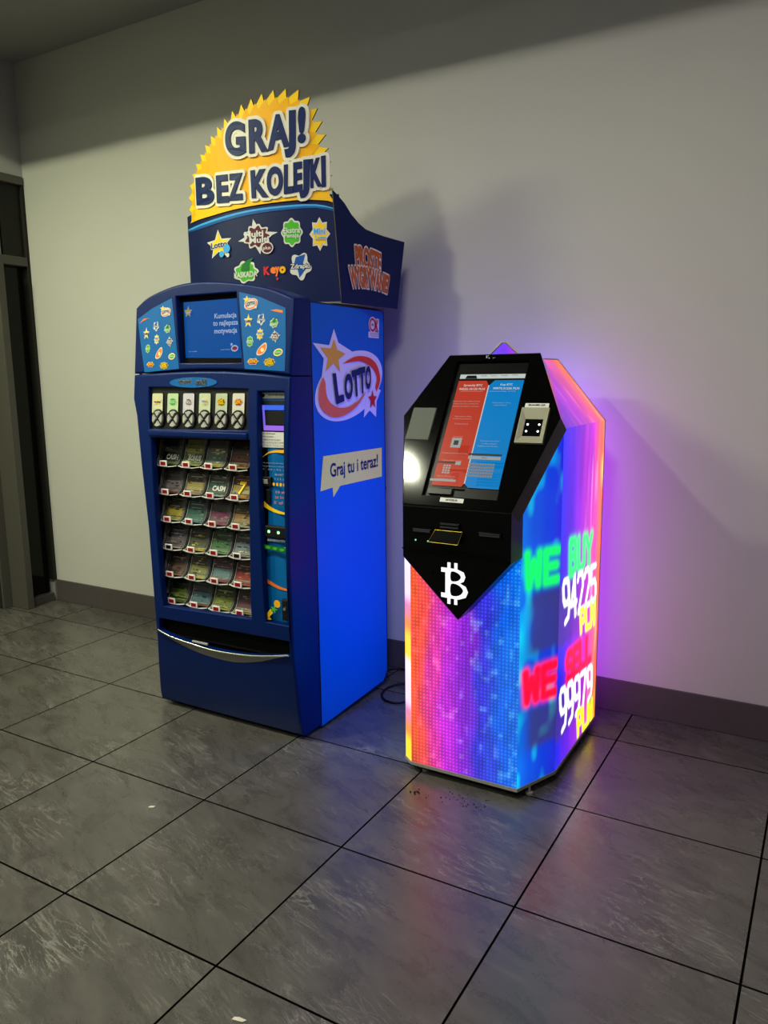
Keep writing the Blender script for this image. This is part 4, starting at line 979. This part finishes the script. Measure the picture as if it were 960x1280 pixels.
# head ------------------------------------------------------------------
s_ = .631; q_ = hypot(1, s_); Tv = Vector((0, s_, 1))/q_; Nv = Vector((0, -1, s_))/q_; H0 = Vector((2.603, 1.034, 1.078))
def Sh(w_, t, off=0): return tuple(H0+Vector((w_, 0, 0))+Tv*t+Nv*off)
hexo = [(-.203, 0), (.203, 0), (.299, .357), (.176, .617), (-.176, .617), (-.299, .357)]
bez = [(-.133, .046), (.148, .046), (.131, .587), (-.153, .590)]
bez = [(-.138, .040), (.143, .040), (.143, .588), (-.138, .588)]
k = MB(); hi = grow(hexo, -.004); V, F = cdt(hi, [bez]); k.add([Sh(a, b, 0) for a, b in V], F, gloss)
n = 6; r1 = [Sh(a, b, 0) for a, b in hi]; r2 = [Sh(a, b, -.003) for a, b in hexo]; r3 = [Sh(a, b, -.085) for a, b in hexo]
k.add(r1+r2+r3, [(i, (i+1) % n, n+(i+1) % n, n+i) for i in range(n)]+[(n+i, n+(i+1) % n, 2*n+(i+1) % n, 2*n+i) for i in range(n)]+[tuple(range(2*n, 3*n))], gloss)
b0 = [Sh(a, b, 0) for a, b in bez]; b1 = [Sh(a, b, -.016) for a, b in grow(bez, -.004)]
k.add(b0+b1, [(i, (i+1) % 4, 4+(i+1) % 4, 4+i) for i in range(4)], gblk)
head = k.build('head', ks); head['label'] = 'glossy black hexagonal head tilted back'
# neck filling between head and shell
k = MB(); k.prism([(2.42, hy(1.10, .09), 1.10), (2.79, hy(1.10, .09), 1.10), (2.83, hy(1.335, .10), 1.335), (2.74, hy(1.52, .10), 1.52), (2.47, hy(1.52, .10), 1.52), (2.38, hy(1.335, .10), 1.335)],
        [(2.42, 1.5, 1.10), (2.79, 1.5, 1.10), (2.83, 1.52, 1.335), (2.70, 1.52, 1.52), (2.51, 1.52, 1.52), (2.38, 1.52, 1.335)], gblk); k.build('neck', ks)
def Ssc(w_, t, off=0): return Sh(w_, t, -.015+off)
sR = emat('ui_red', (178, 52, 34), .95); sB = emat('ui_blue', (0, 120, 190), .95); sG = emat('ui_grey', (66, 66, 62), .5); sW = emat('ui_white', (190, 200, 196), .9); sL = emat('ui_line', (160, 165, 160), .8); sD = emat('ui_dark', (20, 22, 22), .3)
P = Print(Ssc, 0); P.poly([(-.141, .036), (.146, .036), (.146, .592), (-.141, .592)], gblk)
P.poly([(-.116, .084), (.136, .084), (.136, .538), (-.116, .538)], sD)
P.poly([(-.116, .520), (.136, .520), (.136, .538), (-.116, .538)], sW); P.poly([(-.094, .520), (-.088, .533), (-.052, .533), (-.046, .520)], sD)
P.poly([(-.116, .086), (-.002, .086), (.006, .098), (.006, .490), (-.006, .510), (-.116, .510)], sR)
P.poly([(.024, .084), (.136, .084), (.136, .511), (.026, .511), (.009, .490), (.009, .098)], sB)
P.poly([(.0055, .098), (.0095, .098), (.0095, .490), (.0055, .490)], sW)
for i in range(4): P.text(['Język', 'Pomoc', 'Kontakt', 'Opłaty'][i], rect(-.02+.04*i, .529, .024, .006), sD, 0, res=1)
P.text('Sprzedaj BTC', rect(-.051, .486, .074, .011), sW, .02); P.text('94225,10133 PLN', rect(-.052, .470, .100, .011), sW, .02)
P.text('Kup BTC', rect(.078, .487, .046, .011), sW, .02); P.text('99979,31236 PLN', rect(.080, .471, .098, .011), sW, .02)
P.poly(rect(-.05, .459, .09, .0012), sL); P.poly(rect(.05, .459, .06, .0012), sL); P.text('min. 50 PLN', rect(.096, .459, .044, .005), sL, 0, res=1)
for x, z, w_, t_ in [(-.058, .416, .106, 'Przygotuj portfel i wybierz kwotę'), (-.058, .405, .102, 'Zeskanuj swój adres portfela BTC'), (-.056, .394, .104, 'wpłacając gotówkę do automatu'), (-.055, .352, .066, 'Wpisz numer telefonu'), (-.055, .342, .074, 'Otrzymasz kod potwierdzenia'), (-.053, .322, .05, 'Potwierdź kod'), (-.053, .269, .036, 'Skanuj kod'), (-.050, .203, .100, 'Transakcja zostanie zrealizowana'), (-.052, .174, .074, 'Wypłata gotówki z automatu'), (-.058, .112, .070, 'Wpisz kod PIN otrzymany'), (-.056, .103, .060, 'w wiadomości SMS'), (.082, .404, .070, 'Włóż banknoty do otworu'), (.080, .394, .048, 'i zatwierdź kwotę'), (.075, .252, .072, 'Wprowadź numer telefonu'), (.075, .241, .056, 'i poczekaj na wiadomość'), (.072, .231, .074, 'Następnie potwierdź zakup')]:
    P.text(t_, rect(x, z, w_, .0065), sL, 0, res=1)
P.poly(rect(-.048, .240, .038, .038), sL); P.poly(rect(-.048, .240, .018, .018), sG)
P.poly(rect(-.058, .162, .094, .007), sG); P.poly(rect(-.020, .160, .020, .013), sL)
for i in range(3):
    for j in range(4): P.poly(rect(-.068+.010*i, .149-.009*j, .0075, .0065), sL, up=(i+j == 0))
P.poly(rect(-.060, .0965-.004, .098, .008), sL)
P.poly(rect(.073, .196, .122, .007), sG); P.poly(rect(.073, .183, .118, .012), sL); P.text('TELEFON', rect(.073, .183, .02, .005), sG, 0, res=1)
for j in range(5):
    for i in range(10): P.poly(rect(.028+.0095*i, .158-.011*j, .0075, .0075), emat('ui_key', (150, 140, 120), .7), up=(i+j == 0))
P.build('touch_screen', ks, 'lit touch screen split into a red and a blue half')
k = MB(); k.prism([Sh(a, b, -.004) for a, b in [(-.120, .052), (-.030, .052), (-.030, .072), (-.120, .072)]], [Sh(a, b, -.014) for a, b in [(-.120, .052), (-.030, .052), (-.030, .072), (-.120, .072)]], mat('receipt_slot', (24, 24, 30), .3)); k.build('receipt_slot', ks)
# camera above the screen
k = MB(); k.prism([Sh(a, b, .002) for a, b in rrect(-.030, .018, .593, .610, .004)], [Sh(a, b, 0) for a, b in rrect(-.030, .018, .593, .610, .004)], mat('camera_window', (4, 4, 5), .05)); kk = k.build('camera_window', ks)
P = Print(Sh, .0025); dotE = emat('camera_dot', (200, 200, 200), .7)
for a, b, r_ in ((-.024, .606, .0022), (-.018, .607, .0020), (-.022, .600, .003), (-.012, .597, .0025), (.004, .597, .0016), (.010, .598, .0012)): P.poly(ell(a, b, r_, r_, 8), dotE, up=False)
P.build('camera_light', kk)
# left metal plate
plateM = mat('brushed_plate', (84, 88, 82), .6, metal=.1, noise=.06, nscale=10)
k = MB(); q4 = [(-.264, .254), (-.168, .254), (-.168, .389), (-.264, .389)]
k.prism([Sh(a, b, .004) for a, b in grow(q4, -.002)], [Sh(a, b, 0) for a, b in q4], plateM); k.build('metal_plate', ks)
# QR scanner
P = Print(Sh, .001); P.poly([(.166, .394), (.251, .394), (.251, .410), (.166, .410)], white); P.text('SKANER QR', rect(.2085, .402, .062, .0075), pblack, .03); P.build('scanner_label', ks, 'white label reading SKANER QR')
k = MB(); scM = mat('scanner_frame', (142, 142, 120), .5, metal=.1); ol = [(.161, .252), (.259, .252), (.259, .388), (.161, .388)]; il = [(.180, .281), (.243, .281), (.243, .347), (.180, .347)]; ol2 = [(.164, .255), (.256, .255), (.256, .385), (.164, .385)]
A_ = [Sh(a, b, 0) for a, b in ol]+[Sh(a, b, .012) for a, b in ol]+[Sh(a, b, .012) for a, b in ol2]+[Sh(a, b, .004) for a, b in il]+[Sh(a, b, .0005) for a, b in il]
k.add(A_, [(4*r+i, 4*r+(i+1) % 4, 4*r+4+(i+1) % 4, 4*r+4+i) for r in range(4) for i in range(4)], scM); qs = k.build('scanner_frame', ks)
k = MB(); k.prism([Sh(a, b, .0015) for a, b in il], [Sh(a, b, .0005) for a, b in il], mat('scanner_glass', (6, 6, 8), .08)); k.build('scanner_glass', qs)
k = MB()
for a, b in ((.191, .327), (.232, .327), (.191, .301), (.232, .301)): k.prism([Sh(x, y, .0030) for x, y in ell(a, b, .0036, .0036, 12)], [Sh(x, y, .0016) for x, y in ell(a, b, .0036, .0036, 12)], emat('led_white', (255, 250, 240), 3.0))
k.build('scanner_light', qs)
P = Print(Sh, .001); P.poly([(-.062, .020), (.026, .020), (.026, .036), (-.062, .036)], white); P.text('WYDRUK', rect(-.018, .028, .046, .0075), pblack, .03); P.build('print_label', ks, 'white label reading WYDRUK')
# lower block: vertical front with triangular tip
yl = 1.034
lowp = [(-.203, .890), (.012, .685), (.203, .905), (.203, 1.076), (-.203, 1.076)]
def Slw(w_, z, off=0): return (2.603+w_, yl-off, z)
k = MB(); k.prism([Slw(a, b, 0) for a, b in grow(lowp, -.003)], [Slw(a, b, -.003) for a, b in lowp], gblk)
k.prism([Slw(a, b, -.003) for a, b in lowp], [(2.603+a, 1.146, b) for a, b in lowp], gblk)
lowb = k.build('lower_block', ks); lowb['label'] = 'black lower block ending in a downward point'
k = MB(); k.box(2.603-.200, 2.603+.200, yl-.010, yl-.0005, .921, .925, gloss); k.build('ledge', lowb)
dimM = mat('slot_grey', (52, 54, 60), .35)
for x0, x1, z0, z1, nm in [(-.160, -.085, .984, .998, 'card_slot'), (-.055, .022, 1.006, 1.026, 'card_slot'), (.090, .172, .990, 1.006, 'receipt_mouth')]:
    k = MB(); k.box(2.603+x0, 2.603+x1, yl-.008, yl-.0005, z0, z1, gblk, bev=.002); k.box(2.603+x0+.004, 2.603+x1-.006, yl-.0092, yl-.0078, z0+.003, z0+.0075, dimM); k.box(2.603+x0+.004, 2.603+x1-.006, yl-.0092, yl-.0078, z1-.006, z1-.003, dimM); k.build(nm, lowb)
brass = mat('brass_edge', (196, 168, 60), .3, metal=.6, em=.08, em_rgb=(200, 170, 50))
k = MB(); tr = [(-.090, .958), (.022, .957), (.034, 1.000), (-.068, 1.000)]
k.prism([Slw(a, b, .022-.012*(b > .98)) for a, b in tr], [Slw(a, b, .0005) for a, b in tr], gblk); tray = k.build('banknote_tray', lowb)
k = MB(); k.tube([Slw(a, b, .024-.012*(b > .98)) for a, b in tr], .0012, brass, 6, closed=True); k.build('tray_edge', lowb)
k = MB()
for a in (-.150, -.101): k.cyl(Slw(a, .955, 0), (0, -1, 0), .0028, .003, emat('led_teal', (120, 230, 170), 1.2), 10)
k.build('status_light', lowb)
k = MB()
for a in (-.090, .096): k.cyl(Slw(a, .846, 0), (0, -1, 0), .008, .003, gblk, 14)
k.build('screw_cap', lowb)
# bitcoin letter
P = Print(Slw, .0015); bw = emat('emblem_white', (255, 255, 255), 1.1)
P.poly(dense([(-.050, .868), (-.018, .868), (.010, .867), (.036, .858), (.042, .842), (.036, .826), (.022, .818), (.044, .808), (.052, .790), (.044, .770), (.018, .760), (-.018, .760), (-.050, .762), (-.050, .778), (-.034, .778), (-.034, .852), (-.050, .852)], 9), bw,
       holes=[smoothpoly([(-.012, .856), (.012, .854), (.025, .841), (.014, .826), (-.012, .824)], 3, True), smoothpoly([(-.012, .812), (.016, .811), (.034, .793), (.018, .774), (-.012, .773)], 3, True)])
for a in (-.020, .006): P.poly([(a-.006, .865), (a+.006, .865), (a+.006, .888), (a-.006, .888)], bw, up=False); P.poly([(a-.006, .740), (a+.006, .740), (a+.006, .764), (a-.006, .764)], bw, up=False)
P.build('coin_emblem', lowb, 'white currency letter B with two strokes')

# ================================================================== FLOOR THINGS
k = MB(); cab = mat('cable_black', (12, 12, 14), .45)
cp = [(1.757, 2.02), (1.79, 2.060), (1.86, 2.070), (1.96, 2.02), (2.04, 1.93), (2.06, 1.82), (2.04, 1.72), (2.00, 1.675), (1.945, 1.680), (1.900, 1.722), (1.878, 1.79), (1.892, 1.855), (1.95, 1.905), (2.05, 1.93), (2.18, 1.92), (2.30, 1.93), (2.45, 1.97)]
pts = [(x, y, .0062) for x, y in smoothpoly(cp, 6)]
for i, p in enumerate(pts):    # the second pass lies over the first
    t = i/len(pts)
    if t > .62: pts[i] = (p[0], p[1], .0062+.012*max(0, 1-abs((t-.76))/.09))
k.tube(pts, .0052, cab, 8); o = k.build('power_cable', None, smooth=60); tag(o, 'black power cable looped on the floor between vending machine and kiosk', 'cable')
k = MB(); rnd = random.Random(3); dirt = mat('dirt', (34, 24, 20), .9)
for i in range(46):
    if i < 9: x, y = 2.452+rnd.gauss(0, .010), 1.016+rnd.gauss(0, .009)
    else: x, y = 2.50+rnd.random()*.22, 1.00+rnd.random()*.11
    r_ = .0012+rnd.random()*.0022*(2.0 if i < 9 else 1); k.cyl((x, y, .0), (0, 0, 1), r_, r_*.9, dirt, 5, r_*.6)
o = k.build('dirt_crumbs', None); tag(o, 'dark dirt crumbs on the floor tile in front of the kiosk', 'dirt', kind='stuff')
for (x, y, a, sx, sy2, lab) in [(1.669, .471, .5, .012, .006, 'tiny white paper scrap on the tile in front of the vending machine'), (2.57, -.105, .2, .018, .006, 'small pale scrap on the nearest floor tile at the bottom edge')]:
    k = MB(); c, s2 = cos(a), sin(a); q = [(-sx, -sy2), (sx*.6, -sy2*.8), (sx, sy2*.5), (-sx*.3, sy2), (-sx*.9, sy2*.4)]
    q = [(x+u*c-v*s2, y+u*s2+v*c) for u, v in q]; k.prism([(u, v, .0003) for u, v in q], [(u, v, .0025) for u, v in q], mat('paper_scrap', (196, 190, 176), .7)); tag(k.build('paper_scrap', None), lab, 'scrap')
